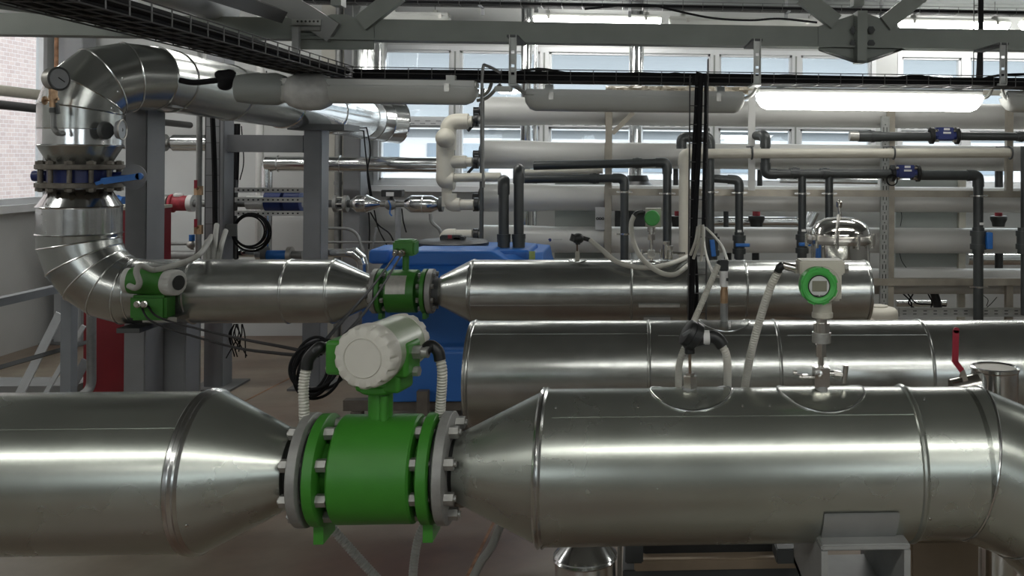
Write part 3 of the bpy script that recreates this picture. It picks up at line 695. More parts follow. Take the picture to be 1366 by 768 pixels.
MB().tube(smooth([P(71, 140, Yg), P(71.5, 160, Yg), P(72, 170, Yg), P(77, 177, Yg), P(84, 178, Yg + .06)]), .0125, 14).build('siphon', 'steel_pipe', pg)
MB().lathe(P(71, 144, Yg), (0, 0, -1), [(0, .016), (.02, .016), (.022, .013)], 14).bar(P(75, 137, Yg), P(78, 152, Yg), .014, .012).build('tap_lever', 'grey_dark', pg)
tg = thing('thermometer', P(160, 174, 4.42), 'small round dial thermometer stuck into the right side of the left riser', 'thermometer')
tc_ = P(163, 173, 4.5); td = Vector((-.97, .2, 0)).normalized()
tdd = Vector((.99, .10, 0)).normalized()
MB().lathe(tc_, -tdd, [(0, .044), (.006, .046), (.02, .042)], 32).build('dial_case', 'dial', tg); MB().torus(tc_, tdd, .046, .004, 32, 8).build('bezel', 'zinc', tg)
MB().cyl(tc_, P(140, 174, 4.52), .009, seg=10).lathe(P(144, 174, 4.46), (-1, .35, 0), [(0, .035), (.01, .042), (.02, .042)], 20).build('stem', 'grey_dark', tg)
# green remote display on the pipe
rd = thing('remote_display', P(205, 420, YM - .16), 'green two-lobed display unit with white screw caps on the left clad pipe', 'flow converter')
yd = YM - RM - .07
c1 = P(181, 371, yd - .02); c2 = P(220, 376, yd - .02)
MB().cyl(P(176, 374, yd), P(222, 376, yd), S(17, 4.4), seg=32).build('display_housing', 'green_dim', rd)
def cap(c, d, r, T, m, parent, nm):
    d = Vector(d).normalized(); return scallop(c, -d, r, T, 16, .003, m, parent, nm, .55)
cap(P(237, 377, yd - .02), (1, -.35, 0), S(16.5, 4.4), .05, 'white_dim', rd, 'display_cap')
MB().lathe(P(238, 377, yd - .022), (1, -.35, 0), [(0, .034), (.004, .034)], 28).build('display_glass', 'black', [o for o in C.objects if o.parent == rd][-1])
MB().lathe(P(178, 374, yd), (-1, 0, 0), [(0, S(16, 4.4)), (.03, S(16, 4.4)), (.034, S(14, 4.4))], 28).build('rear_cap', 'white_dim', rd)
b = MB(); bb_ = P(180, 392, yd + .02); be = P(228, 425, yd + .02); b.box((bb_.x, yd - .03, be.z), (be.x, yd + .07, bb_.z), .012); b.build('terminal_box', 'green_dim', rd)
b = MB(); 
for px in (186, 195): b.lathe(P(px, 405, yd - .03), (0, -1, 0), [(0, .016), (.02, .016), (.022, .010), (.03, .010)], 12)
b.build('cable_gland', 'chrome', rd)
MB().box((P(190, 420, yd).x, yd, P(190, 430, yd).z), (P(236, 420, yd).x, YM - RM * .2, P(190, 423, yd).z)).build('bracket', 'clad', rd)
tag(MB().tube(smooth([P(172, 381, yd - .09), P(181, 384, yd - .11), P(186, 377, yd - .12), P(182, 362, yd - .12), P(188, 354, yd - .1), P(204, 360, yd - .04), P(222, 357, yd - .02), P(245, 350, yd + .06), P(265, 340, yd + .1), P(276, 326, yd + .3), P(282, 315, yd + .5)]), .013, 12).build('cable_sleeve', 'hose_dim'), 'pale plastic sleeve looping over the green display unit up to the grey column', 'cable sleeve')
for k, (a, b_) in enumerate((((279, 348), (284, 316)), ((286, 348), (289, 300)), ((291, 348), (301, 308)), ((275, 348), (276, 322)))):
    p = [P(a[0], a[1], 4.75), P((a[0] + b_[0]) / 2 - 1, (a[1] + b_[1]) / 2, 4.8), P(b_[0], b_[1], 5.0)]
    tag(MB().tube(smooth(p), .013, 10).build('cable_sleeve', 'hose_dim'), 'pale sleeve standing behind the left clad pipe, ' + ('beside the long curved one', 'straightest of the four', 'rightmost of the four', 'leftmost of the four')[k], 'cable sleeve')
# small green flow meter
sm = thing('flow_meter', (XM(535), YM, ZM - .12), 'small dark green flow meter with a junction box between the middle silver pipes', 'flow meter')
Rg = S(29, YM)
for (a, b_, m, nm, R_) in ((499, 505, 'flange_steel', 'counter_flange', Rg), (506.5, 512, 'green_dim', 'flange', Rg), (565, 570.5, 'green_dim', 'flange', Rg), (572, 579, 'flange_steel', 'counter_flange', Rg), (505, 506.5, 'black', 'gasket', Rg * .9), (570.5, 572, 'black', 'gasket', Rg * .9)):
    MB().lathe((XM(a), YM, ZM), (1, 0, 0), [(0, R_ - .002), (.001, R_), (XM(b_) - XM(a) - .001, R_), (XM(b_) - XM(a), R_ - .002)], 48).build(nm, m, sm)
MB().lathe((XM(518), YM, ZM), (1, 0, 0), [(0, S(25, YM)), (.003, S(28, YM)), (XM(558) - XM(518) - .003, S(28, YM)), (XM(558) - XM(518), S(25, YM))], 48).build('coil_housing', 'green_dim', sm)
MB().cyl((XM(510), YM, ZM), (XM(566), YM, ZM), .06, seg=32).build('measuring_tube', 'green_dim', sm)
MB().cyl((XM(578), YM, ZM), (XM(592), YM, ZM), .065, seg=32).cyl((XM(492), YM, ZM), (XM(500), YM, ZM), .065, seg=32).build('pipe_stub', 'grey_dark', sm)
for a in (507, 565.5): MB().box((XM(a), YM - .03, ZM - Rg - .025), (XM(a + 5), YM + .03, ZM - Rg + .01)).build('foot', 'green_dim', sm)
for px0, px1 in ((496, 517), (560, 583)):
    for k in range(8):
        a = math.radians(22.5 + 45 * k); o = Vector((0, math.cos(a), math.sin(a))) * Rg * .8; q0 = Vector((XM(px0), YM, ZM)) + o; q1 = Vector((XM(px1), YM, ZM)) + o
        MB().cyl(q0, q1, .006, seg=8).hexn(q0, q0 + Vector((.012, 0, 0)), .013).hexn(q1 - Vector((.014, 0, 0)), q1, .013).build('bolt', 'bolt_zinc', sm)
MB().cyl((XM(541), YM, ZM + .09), (XM(541), YM, P(541, 336, YM).z), S(4.3, YM), seg=16).build('neck', 'green_dim', sm)
b = MB(); a = P(527, 340, YM); c = P(556, 320, YM); b.box((a.x, YM - .05, a.z), (c.x, YM + .05, c.z), .008).lathe(P(541, 321, YM), (0, 0, 1), [(0, .04), (.008, .04)], 20); b.build('junction_box', 'green_mid', sm)
b = MB()
for px in (530, 538): b.lathe(P(px, 335, YM - .05), (-.1, -1, -.35), [(0, .017), (.02, .017), (.022, .011), (.04, .011)], 12)
b.build('cable_gland', 'chrome', sm)
# name plate follows the curve of the housing
vs = []; x0_, x1_ = XM(521), XM(547); 
for k in range(7):
    n_ = math.radians(38 + (90 - 38) * k / 6); p_, nn = onpipe(x0_, YM, ZM, S(28, YM) + .002, n_); vs += [p_, Vector((x1_, p_.y, p_.z))]
pl = MB().add(vs, [(2 * i, 2 * i + 1, 2 * i + 3, 2 * i + 2) for i in range(6)]); pl.add([v - Vector((0, -.0015, 0)) for v in vs], [(2 * i, 2 * i + 2, 2 * i + 3, 2 * i + 1) for i in range(6)]); pl.build('name_plate', 'plate', sm)
# instruments standing on the middle pipe
def top(Y, z, R, px): return Vector((AX(px, Y, z), Y, z + R))
ts = thing('temperature_sensor', top(YM, ZM, RM, 770), 'small black-headed temperature sensor standing on the middle pipe', 'temperature sensor')
t0 = top(YM, ZM, RM, 770)
MB().cyl(t0 + Vector((0, 0, -.01)), P(770, 335, YM), .011, seg=12).build('socket', 'beige_case', ts); MB().cyl(P(770, 337, YM), P(770, 322, YM), .004, seg=8).build('stem', 'brown', ts)
MB().sphere(P(771, 318, YM), .027, sc=(1.15, 1, 1)).cyl(P(771, 326, YM), P(771, 318, YM), .012, seg=12).cyl(P(765, 322, YM), P(768, 313, YM), .022, seg=12).cyl(P(776, 317, YM), P(787, 320, YM), .011, seg=10).build('head', 'black', ts)
rosette(mp_, t0.x, YM, ZM, RM, .045, r=.003)
tag(MB().tube(smooth([P(787, 320, YM), P(803, 333, YM - .04), P(825, 350, YM - .12), P(860, 357, YM - .16), P(893, 352, YM - .12), P(918, 342, YM + .02)]), .012, 12).build('cable_hose', 'hose'), 'pale hose sweeping from the small temperature sensor over the middle pipe', 'hose')
pt_ = thing('pressure_transmitter', top(YM, ZM, RM, 868), 'small pressure transmitter with a plain green cap on the middle pipe', 'pressure transmitter')
MB().box(P(861, 303, YM).to_tuple(), (P(882, 303, YM).x, YM + .05, P(880, 278, YM).z)).build('case', 'beige_case', pt_)
MB().lathe(P(870, 291, YM - .045), (0, 1, 0), [(0, .034), (.004, .038), (.05, .038)], 32).build('cap', 'green_bright', pt_)
MB().cyl(P(869, 303, YM), P(869, 309, YM), .02, seg=16).cyl(P(869, 309, YM), P(869, 320, YM), .013, seg=12).hexn(P(869, 312, YM), P(869, 320, YM), .02).cyl(P(869, 320, YM), P(869, 350, YM), .009, seg=12).build('neck', 'chrome', pt_)
MB().box((P(864, 345, YM).x, YM - .02, P(864, 344, YM).z), (P(874, 345, YM).x, YM + .02, P(864, 333, YM).z), .003).cyl(P(856, 337, YM), P(882, 337, YM), .006, seg=8).cyl(P(856, 333, YM), P(856, 343, YM), .008, seg=8).cyl(P(882, 332, YM), P(882, 343, YM), .006, seg=8).build('valve_block', 'chrome', pt_)
rosette(mp_, AX(868, YM, ZM), YM, ZM, RM, .06, r=.003)
MB().tube(smooth([P(857, 283, YM + .02), P(850, 284, YM), P(845, 289, YM)]), .012, 10).build('connector', 'black', pt_)
tag(MB().tube(smooth([P(846, 287, YM), P(842, 300, YM - .01), P(845, 322, YM - .06), P(856, 344, YM - .14), P(878, 362, YM - .19), P(900, 366, YM - .19), P(920, 352, YM - .1)]), .012, 12).build('cable_hose', 'hose'), 'pale hose hanging from the small green-capped transmitter over the middle pipe', 'hose')
vv = thing('drain_valve', top(YM, ZM, RM, 891), 'pair of small brass fittings standing on the middle pipe beside the cream pipe', 'valve')
MB().cyl(P(889, 345, YM), P(889, 323, YM), .014, seg=12).hexn(P(889, 326, YM), P(889, 322, YM), .019).cyl(P(894, 346, YM - .02), P(894, 329, YM - .02), .012, seg=12).hexn(P(894, 333, YM - .02), P(894, 328, YM - .02), .017).cyl(P(895, 337, YM), P(914, 338, YM), .007, seg=8).build('fitting', 'chrome', vv)
# plates and brackets under the middle pipe
ms = thing('pipe_support', (XM(920), YM, 0), 'low steel saddle frame carrying the middle pipe, hidden behind the lower pipe', 'pipe support')
b = MB(); a = P(856, 413, YM - .1); c = P(897, 421, YM - .1); b.box((a.x, YM - .1, c.z), (c.x, YM + .1, a.z)).box((a.x + .01, YM - .102, c.z - .3), (c.x - .01, YM + .05, c.z)); b.build('bracket', 'support_grey', ms)
b = MB(); a = P(852, 400, YM); c = P(905, 403, YM); b.box((a.x, YM - RM - .004, c.z), (c.x, YM - RM * .7, a.z)); b.build('saddle_lip', 'zinc', ms)
b = MB(); a = P(688, 421, YM); c = P(1165, 426, YM); b.box((a.x, YM - .04, c.z - .03), (c.x, YM + .16, a.z - .02)); b.build('rail', 'brushed_rail', ms)
for px in (872, 1100): b = MB(); x_ = XM(px); b.box((x_ - .04, YM - .02, 0), (x_ + .04, YM + .12, ZM - RM - .05)).build('leg', 'support_grey', ms)
# ------------------------------------------------------------------ lower pipe behind the foreground run
YR = 3.2; ZR = (P(640, 497, YR).z + P(1100, 495, YR).z) / 2; RRr = S(69, YR) * .985
def XR_(px): return AX(px, YR, ZR)
rp2 = thing('insulated_pipe', (XR_(900), YR, ZR - RRr), 'wide silver clad pipe behind the foreground run, flat end beside the blue tank', 'pipe')
section(rp2, YR, ZR, RRr, XR_(628), XR_(870), 'clad', True, True, math.radians(30), bw=.006)
section(rp2, YR, ZR, RRr, XR_(870), XR_(1037), 'clad', False, True, math.radians(33), bw=.006)
section(rp2, YR, ZR, RRr - .001, XR_(1037), XR_(1231), 'clad', False, True, math.radians(33), bw=.006)
section(rp2, YR, ZR, RRr - .002, XR_(1231), XR_(1480), 'clad', False, False, None, bw=.006)
for px in (1003, 1180): 
    x_ = XR_(px); s_ = thing('pipe_support', (x_, YR, 0), 'grey post under the wide lower pipe, ' + ('left of the square tube bracket' if px < 1100 else 'hidden behind the square tube bracket'), 'pipe support')
    MB().box((x_ - .068, YR - .05, 0), (x_ + .068, YR + .05, ZR - RRr - .01)).build('post', 'grey_paint', s_); MB().box((x_ - .1, YR - .09, ZR - RRr - .02), (x_ + .1, YR + .09, ZR - RRr + .01)).build('saddle', 'support_grey', s_)
# canister with red valve lever between the two lower pipes
cn = thing('insulated_pipe', P(1330, 560, 2.55), 'short upright silver clad stub with pale top at the right edge', 'pipe')
cx_ = P(1327, 489, 2.55); R_ = S(31, 2.55)
MB().lathe((cx_.x, 2.55, .35), (0, 0, 1), [(0, R_), (cx_.z - .35 - .012, R_), (cx_.z - .35 - .008, R_ + .003), (cx_.z - .35, R_ + .003), (cx_.z - .35 + .002, R_ - .004), (cx_.z - .35 - .004, R_ - .008)], 48).build('cladding_section', 'clad_bright', cn)
MB().lathe((cx_.x, 2.55, cx_.z - .006), (0, 0, 1), [(0, R_ - .006), (.004, R_ - .008)], 40).build('top_plate', 'beige_case', cn)
MB().lathe(P(1300, 512, 2.55), (1, 0, 0), [(0, .04), (.05, .045)], 24).build('side_collar', 'clad_bright', cn)
bl = thing('ball_valve', P(1288, 512, 2.5), 'ball valve with long red lever at right between the two silver pipes', 'valve')
MB().bar(P(1275, 440, 2.5), P(1274, 483, 2.5), .017, .006).bar(P(1274, 482, 2.5), P(1283, 494, 2.5), .015, .006).lathe(P(1275, 440, 2.503), (0, -1, 0), [(0, .0085), (.006, .0085)], 14).build('lever', 'red', bl)
MB().bar(P(1283, 493, 2.5), P(1288, 508, 2.5), .014, .005).cyl(P(1284, 520, 2.52), P(1284, 498, 2.52), .009, seg=12).build('stem', 'chrome', bl)
MB().cyl(P(1270, 520, 2.52), P(1306, 512, 2.52), .03, seg=20).build('valve_body', 'chrome', bl)
# stub below the foreground run
x_ = P(781, 735, 2.35); R_ = S(40, 2.35)
lo = thing('insulated_pipe', (x_.x, 2.35, 0), 'short upright silver clad stub under the foreground pipe', 'pipe')
MB().lathe((x_.x, 2.35, 0), (0, 0, 1), [(0, R_), (x_.z - .02, R_), (x_.z - .015, R_ + .004), (x_.z - .01, R_), (x_.z - .005, R_ + .004), (x_.z, R_), (x_.z + .03, R_ * .6)], 56).build('cladding_section', 'clad_bright', lo)
pmp = thing('base_frame', P(980, 800, 3.0), 'dark steel skid frame on the floor under the foreground pipe', 'frame')
for (x0, y0, x1, y1, Y, dp, m, nm) in ((834, 725, 858, 752, 2.9, .1, 'grey_dark', 'clamp_block'), (858, 724, 1100, 744, 3.05, .1, 'black', 'rail'), (846, 745, 1100, 760, 3.0, .3, 'wood_pale', 'deck_strip'), (1036, 732, 1092, 752, 2.9, .1, 'grey_dark', 'clamp_block'), (823, 725, 829, 900, 2.8, .02, 'clad', 'edge_strip'), (830, 758, 1095, 900, 3.02, .3, 'grey_dark', 'base_rail')):  # shade of a dark recess put in as the black rail and right-hand block
    MB().pbox(x0, y0, x1, y1, Y, dp, .004).build(nm, m, pmp)
# ------------------------------------------------------------------ instruments on the foreground and lower pipe
ttx = X1(918); zs = ZP + RP
tt = thing('temperature_sensor', (ttx, YP, zs), 'black-headed temperature sensor standing on the foreground pipe', 'temperature sensor')
MB().lathe((ttx, YP - .0, P(921, 524, YP).z - .03), (0, 0, 1), [(0, .014), (.0415, .014), (.042, .0135), (.0425, .0135)], 24).build('weld_socket', 'support_grey', tt)
MB().cyl(P(921, 517, YP), P(920.5, 501, YP), .0145, seg=6).cyl(P(920.5, 501, YP), P(920.5, 497, YP), .0095, seg=6).build('hex_nut', 'chrome', tt)
MB().cyl(P(920.5, 498, YP), P(920, 468, YP), .003, seg=12).build('stem', 'brown_steel', tt)
MB().cyl(P(920.3, 471, YP), P(920, 460, YP), .0105, seg=16).lathe(P(932, 452, YP), (-.72, -.1, .42), [(-.012, .018), (0, .026), (.012, .027), (.014, .029), (.018, .029), (.019, .027), (.032, .024)][0:0] or [(0, .022), (.004, .0285), (.018, .0295), (.019, .0275), (.03, .027), (.034, .02)], 20).cyl(P(925, 455, YP), P(945, 450, YP), .0125, seg=16).build('head', 'black', tt)
MB().bar(P(911, 447, YP - .033), P(922, 440, YP - .033), .006, .008).build('strap', 'grey_dark', tt)
MB().lathe(P(938, 450, YP), (1, 0, .02), [(0, .0145), (.012, .0145), (.013, .013)], 16).build('white_ring', 'label_white', tt)
MB().tube(smooth([P(943, 450, YP), P(951, 449, YP), P(959, 454, YP), P(964, 461, YP)]), .013, 14, radii=None).build('connector', 'black', tt)
tag(corr([P(961, 459, YP), P(968, 470, YP), P(970.5, 490, YP + .02), P(970, 545, YP + .1), P(969, 600, YP + .15)], .0085, .005).build('conduit_hose', 'hose'), 'ribbed white conduit from the black sensor head down behind the foreground pipe', 'conduit hose')
tag(corr([P(914, 462, YP + .06), P(908, 478, YP + .06), P(905, 500, YP + .08), P(906, 545, YP + .12), P(907, 600, YP + .15)], .0075, .005).build('conduit_hose', 'hose'), 'ribbed conduit passing behind the black temperature sensor', 'conduit hose')
px_ = X1(1096)
tr = thing('pressure_transmitter', (px_, YP, zs), 'digital pressure transmitter with green display ring on the foreground pipe', 'pressure transmitter')
a = P(1066, 366, YP); c = P(1126, 347, YP)
b = MB().box((a.x, YP - .01, a.z), (c.x, YP + .045, c.z), .003); b.build('upper_case', 'beige_case', tr)
MB().lathe(P(1097, 381, YP - .022), (.0, 1, 0), [(0, .036), (.004, .038), (.06, .038), (.064, .034)], 40).box((P(1090, 380, YP).x, YP - .015, P(1090, 400, YP).z), (P(1121, 380, YP).x, YP + .03, P(1121, 360, YP).z), .004).build('display_housing', 'beige_case', tr)
lc = P(1093, 382, YP - .05); seg = 96; prof = [(.0, .0215), (-.002, .023), (-.004, .026), (-.004, .033), (-.001, .036), (.006, .0365), (.022, .037), (.024, .034)]
rg = MB().lathe(lc, (0, 1, 0), [(t + .004, r) for t, r in prof] , seg, False); 
for k in range(8):
    a_ = 2 * PI * k / 8 + .39; rg.obox(lc + Vector((math.cos(a_) * .0365, .010, math.sin(a_) * .0365)), (math.cos(a_), 0, math.sin(a_)), (0, 1, 0), (-math.sin(a_), 0, math.cos(a_)), .0012, .008, .007)
for k in range(4):
    a_ = 2 * PI * k / 4 + .8; rg.torus(lc + Vector((0, -.0002, 0)), (0, 1, 0), .0295, .0009, 10, 6, arc=.8, a0=a_)
dring = rg.build('display_ring', 'green_bright', tr)
MB().lathe(lc + Vector((0, .003, 0)), (0, 1, 0), [(0, .0225), (.006, .0225)], 40).build('bezel', 'dark_glass', dring)
a = P(1081, 391, YP - .05); c = P(1104, 372, YP - .05); MB().lathe(lc + Vector((0, .0005, 0)), (0, 1, 0), [(0, .0198), (.003, .0202)], 40).build('display_frame', 'display_grey', dring)
a = P(1083.5, 388.5, YP - .05); c = P(1103, 374.5, YP - .05); MB().box((a.x, lc.y - .001, a.z), (c.x, lc.y + .003, c.z)).build('display', 'lcd', dring)
ms_ = MB()
for px in (1085.6, 1086.6, 1087.6, 1088.7, 1089.8, 1090.8, 1091.9, 1094.6, 1095.7, 1096.9, 1098, 1099.2, 1100.2):
    q0 = P(px, 394, YP - .0515); ms_.box((q0.x - .0004, q0.y, q0.z - .0011), (q0.x + .0004, q0.y + .0006, q0.z + .0011))
ms_.box((P(1085.5, 395, YP - .0515).x, YP - .0515, P(1085, 395, YP - .0515).z), (P(1092, 395, YP - .0515).x, YP - .0509, P(1085, 394.4, YP - .0515).z)).build('lettering', 'black', dring)
MB().cyl(P(1066, 358, YP + .018), P(1060, 358, YP + .018), .011, seg=6).cyl(P(1061, 358, YP + .018), P(1044, 354, YP + .018), .008, seg=14).build('cable_gland', 'chrome', tr)
MB().cyl(P(1126, 358, YP + .018), P(1131, 358, YP + .018), .0105, seg=6).build('plug', 'bolt_zinc', tr)
MB().cyl(P(1097, 402, YP), P(1097, 418, YP), .0185, .0195, 24).lathe(P(1097, 423.5, YP), (0, 0, 1), [(0, .020), (.002, .0215), (.010, .0215), (.012, .0195)], 28).build('neck', 'beige_case', tr)
MB().cyl(P(1096, 423, YP), P(1096, 430, YP), .0115, seg=20).cyl(P(1096, 430, YP), P(1096, 443, YP), .0165, seg=24).build('process_connection', 'chrome', tr)
MB().cyl(P(1096, 443, YP), P(1095.5, 456.5, YP), .0195, seg=12).build('union_nut', 'bolt_zinc', tr)
MB().cyl(P(1095, 456, YP), P(1095, 460, YP), .0095, seg=16).hexn(P(1095, 459, YP), P(1095, 475, YP), .0115).cyl(P(1095, 475, YP), P(1095, 489, YP), .006, seg=16).build('adapter', 'chrome', tr)
vb = MB().box((P(1085, 515, YP).x, YP - .016, P(1085, 515, YP).z), (P(1105, 515, YP).x, YP + .016, P(1105, 488, YP).z), .002); vb.build('valve_block', 'chrome', tr)
MB().lathe(P(1092.5, 499, YP - .016), (0, -1, 0), [(0, .0085), (.006, .0085), (.007, .004), (.001, .004)], 6).build('bleed_port', 'chrome', tr)
MB().cyl(P(1105, 498, YP), P(1112, 498, YP), .006, seg=12).hexn(P(1112, 499, YP), P(1121, 500, YP), .009).cyl(P(1120, 500, YP), P(1127, 500, YP), .0035, seg=10).cyl(P(1128.5, 487, YP), P(1126, 511, YP), .0055, seg=14).build('tee_handle', 'chrome', tr)
MB().cyl(P(1085, 503, YP), P(1077, 503, YP), .0045, seg=12).hexn(P(1077, 503, YP), P(1070, 503, YP), .007).cyl(P(1070, 503, YP), P(1066, 502, YP), .003, seg=10).cyl(P(1063, 497, YP + .03), P(1058, 497, YP + .03), .005, seg=12).cyl(P(1077, 503, YP), P(1060, 498, YP + .03), .0025, seg=8).build('bleed_screw', 'chrome', tr)
MB().cyl(P(1095.5, 515, YP), P(1098, 548, YP - .02) + Vector((0, 0, .03)), .0135, .010, 20).build('standpipe', 'support_grey', tr)
MB().tube(smooth([P(1045, 354, YP + .018), P(1040, 357, YP + .02), P(1036, 366, YP + .03)]), .0085, 12).build('boot', 'black', tr)
tag(corr([P(1038, 362, YP + .025), P(1027, 385, YP + .04), P(1014, 425, YP + .07), P(1002, 470, YP + .1), P(994, 515, YP + .14), P(990, 560, YP + .18)], .0092, .0058).build('conduit_hose', 'hose'), 'ribbed white conduit slanting down from the digital pressure transmitter', 'conduit hose')
# pressure sensor on the lower pipe
y3 = YR; q = thing('pressure_sensor', (XR_(966), YR, ZR + RRr), 'black-topped pressure sensor with brass cock standing on the lower pipe', 'pressure sensor')
MB().cyl(P(966, 432, YR), P(966, 404, YR), S(5.3, YR), seg=20).build('standpipe', 'steel_pipe', q)
MB().cyl(P(966, 404, YR), P(966, 387, YR), S(5.2, YR), seg=8).hexn(P(966, 390, YR), P(966, 381, YR), S(5, YR)).bar(P(966, 384, YR - .02), P(965, 398, YR - .02), .01, .006).build('cock', 'brass', q)
MB().cyl(P(965.5, 382, YR), P(965.5, 361, YR), S(5.6, YR), seg=20).build('sensor_body', 'label_white', q)
MB().box((P(968, 374, YR).x, YR - .0165, P(968, 374, YR).z), (P(971, 374, YR).x, YR - .013, P(971, 370, YR).z)).build('print_mark', 'black', [o for o in C.objects if o.parent == q][-1])
a = P(959.5, 361, YR); c = P(971.5, 346, YR); MB().box((a.x, YR - .016, a.z), (c.x, YR + .016, c.z), .003).cyl(P(962, 350, YR), P(958, 353, YR), .012, seg=12).build('plug', 'black', q)
rosette(rp2, XR_(966), YR, ZR, RRr, .088, r=.002)
MB().box((P(970.5, 435, YR - .02).x, YR - .06, P(970, 435, YR).z), (P(973.5, 435, YR - .02).x, YR - .04, P(970, 426, YR).z)).build('clip', 'label_white', q)
tag(corr([P(958, 354, YR - .01), P(950, 372, YR - .03), P(938, 400, YR - .06), P(926, 428, YR - .1), P(917, 455, YR - .25)], .0115, .009).build('conduit_hose', 'hose'), 'pale ribbed conduit slanting from the brass-cocked sensor down to the black head', 'conduit hose')
tag(MB().tube(smooth([P(942, 304, 4.3), P(952, 314, 4.2), P(963, 328, 3.8), P(969, 344, 3.25), P(969, 349, YR)]), .0055, 10).build('cable_hose', 'hose'), 'thin pale hose arching down onto the black top of the brass-cocked sensor', 'hose')
tag(MB().tube(smooth([P(938, 300, 4.32), P(940, 330, 4.25), P(946, 352, 4.0), P(953, 366, 3.4), P(960, 369, YR)]), .0055, 10).build('cable_hose', 'hose'), 'thin pale hose joining the white body of the brass-cocked sensor', 'hose')
for k, (pa_, pb_) in enumerate((((934, 300), (925, 345)), ((931, 302), (921, 340)), ((937, 300), (935, 348)))):
    tag(MB().tube(smooth([P(*pa_, 4.34), P((pa_[0] + pb_[0]) / 2 + 2, (pa_[1] + pb_[1]) / 2, 4.34), P(*pb_, 4.36)]), .007, 8).build('cable_hose', 'hose'), 'pale hose end bunched beside the black cable drop, ' + ('middle one', 'left one', 'right one')[k], 'hose')
# ------------------------------------------------------------------ steel columns, beams, cabinet, railings at left
def column(name, x0, xs, Yc, ztop, zb_, label, depth, base=True, m='grey_paint', web=None, cat='steel column'):
    """box section column: front face px x0..xs at distance Yc"""
    a = P(x0, 300, Yc); b = P(xs, 300, Yc); t = thing(name, ((a.x + b.x) / 2, Yc + depth / 2, zb_), label, cat)
    s = MB(); w = b.x - a.x
    if web:   # I section: two flanges and a web, flange facing the viewer
        s.box((a.x, Yc, zb_), (b.x, Yc + .014, ztop)).box((a.x, Yc + depth - .014, zb_), (b.x, Yc + depth, ztop)).box(((a.x + b.x) / 2 - .006, Yc + .014, zb_), ((a.x + b.x) / 2 + .006, Yc + depth - .014, ztop))
    else: s.box((a.x, Yc, zb_), (b.x, Yc + depth, ztop), .006)
    s.build('shaft', m, t)
    if base: MB().box((a.x - .07, Yc - .08, 0.0), (b.x + .09, Yc + depth + .08, .014)).build('base_plate', 'concrete_dark', t)
    return t
zc1 = P(190, 143, 4.9).z
c1 = column('steel_column', 166, 195, 4.95, zc1, 0, 'wide grey steel column directly right of the blue butterfly valve', .19)
MB().box((P(160, 143, 4.9).x, 4.85, zc1), (P(236, 143, 4.9).x, 5.2, zc1 + .012)).build('head_plate', 'support_grey', c1)
c1b = column('steel_column', 196, 249, 4.98 + .17, P(220, 430, 4.9).z, 0, 'short grey steel column under the left silver pipe beside the red cabinet', .16)
MB().box((P(193, 432, 4.75).x, 4.5, P(200, 434, 4.7).z), (P(222, 432, 4.75).x, 4.98, P(200, 428, 4.7).z)).build('bracket', 'grey_dark', c1b)
c2 = column('steel_column', 273, 298, 6.5, 2.95, 0, 'tall grey steel column with a wire ladder of black cable on it', .16)
c3 = column('steel_column', 404, 428, 6.5, P(420, 171, 6.5).z, 0, 'grey steel column carrying the silver branch pipe', .16)
MB().box((P(383, 166, 6.4).x, 6.4, P(400, 173, 6.4).z), (P(459, 166, 6.4).x, 6.75, P(400, 165, 6.4).z)).build('head_bracket', 'grey_dark', c3)
b = MB().box((P(300, 203, 6.55).x, 6.55, P(350, 203, 6.55).z), (P(404, 180, 6.55).x, 6.65, P(350, 180, 6.55).z)); tag(b.build('cross_beam', 'grey_paint'), 'grey horizontal steel beam between two grey columns', 'beam')
c4 = column('steel_column', 72, 108, 8.1, ZC - .06, 0, 'grey corner column behind the left riser next to the left window', .2, m='grey_mid')
c5 = column('steel_column', 457, 480, 8.05, ZC - .06, 0, 'dark grey wall column left of the back windows', .25)
b = MB().box((P(428, 300, 8.36).x, 8.34, 0), (P(457, 300, 8.3).x, 8.398, ZC - .06)); tag(b.build('wall_strip', 'cream_strip'), 'cream cladding strip on the back wall left of the dark wall column', 'panel')
dp = MB().cyl((P(448, 300, 8.2).x, 8.25, 0.02), (P(448, 300, 8.2).x, 8.25, 2.95), .03, seg=16)
for z_ in (.6, 1.35, 1.85, 2.2): dp.cyl((P(448, 300, 8.2).x, 8.25, z_), (P(448, 300, 8.2).x, 8.25, z_ + .03), .036, seg=16)
tag(dp.build('vertical_pipe', 'steel_pipe'), 'thin grey vertical pipe on the cream strip of the back wall', 'pipe')
rs = thing('riser_pipe', (P(265, 300, 6.3).x, 6.3, 0), 'thin grey vertical pipe with red-handled cocks left of the tall column', 'pipe')
MB().cyl((P(265, 300, 6.3).x, 6.3, .01), (P(265, 300, 6.3).x, 6.3, 2.9), .0185, seg=14).build('tube', 'steel_pipe', rs)
MB().box((P(261, 505, 6.3).x - .05, 6.2, 0), (P(271, 505, 6.3).x + .05, 6.36, .012)).build('base_plate', 'concrete_dark', rs)
for (y, col) in ((248, 'red'), (300, 'red')):
    MB().bar(P(261, y - 8, 6.24), P(261, y + 3, 6.24), .018, .008).build('handle', col, rs); MB().hexn(P(265, y + 12, 6.3), P(265, y, 6.3), .028).cyl(P(265, y + 4, 6.3), P(261, y + 2, 6.24), .01, seg=8).build('cock', 'brass', rs)
rp_ = MB().cyl((P(75, 100, 8.0).x, 8.0, 1.2), (P(75, 100, 8.0).x, 8.0, 2.9), .016, seg=10); tag(rp_.build('conduit', 'rust'), 'thin rusty conduit beside the corner column', 'conduit')
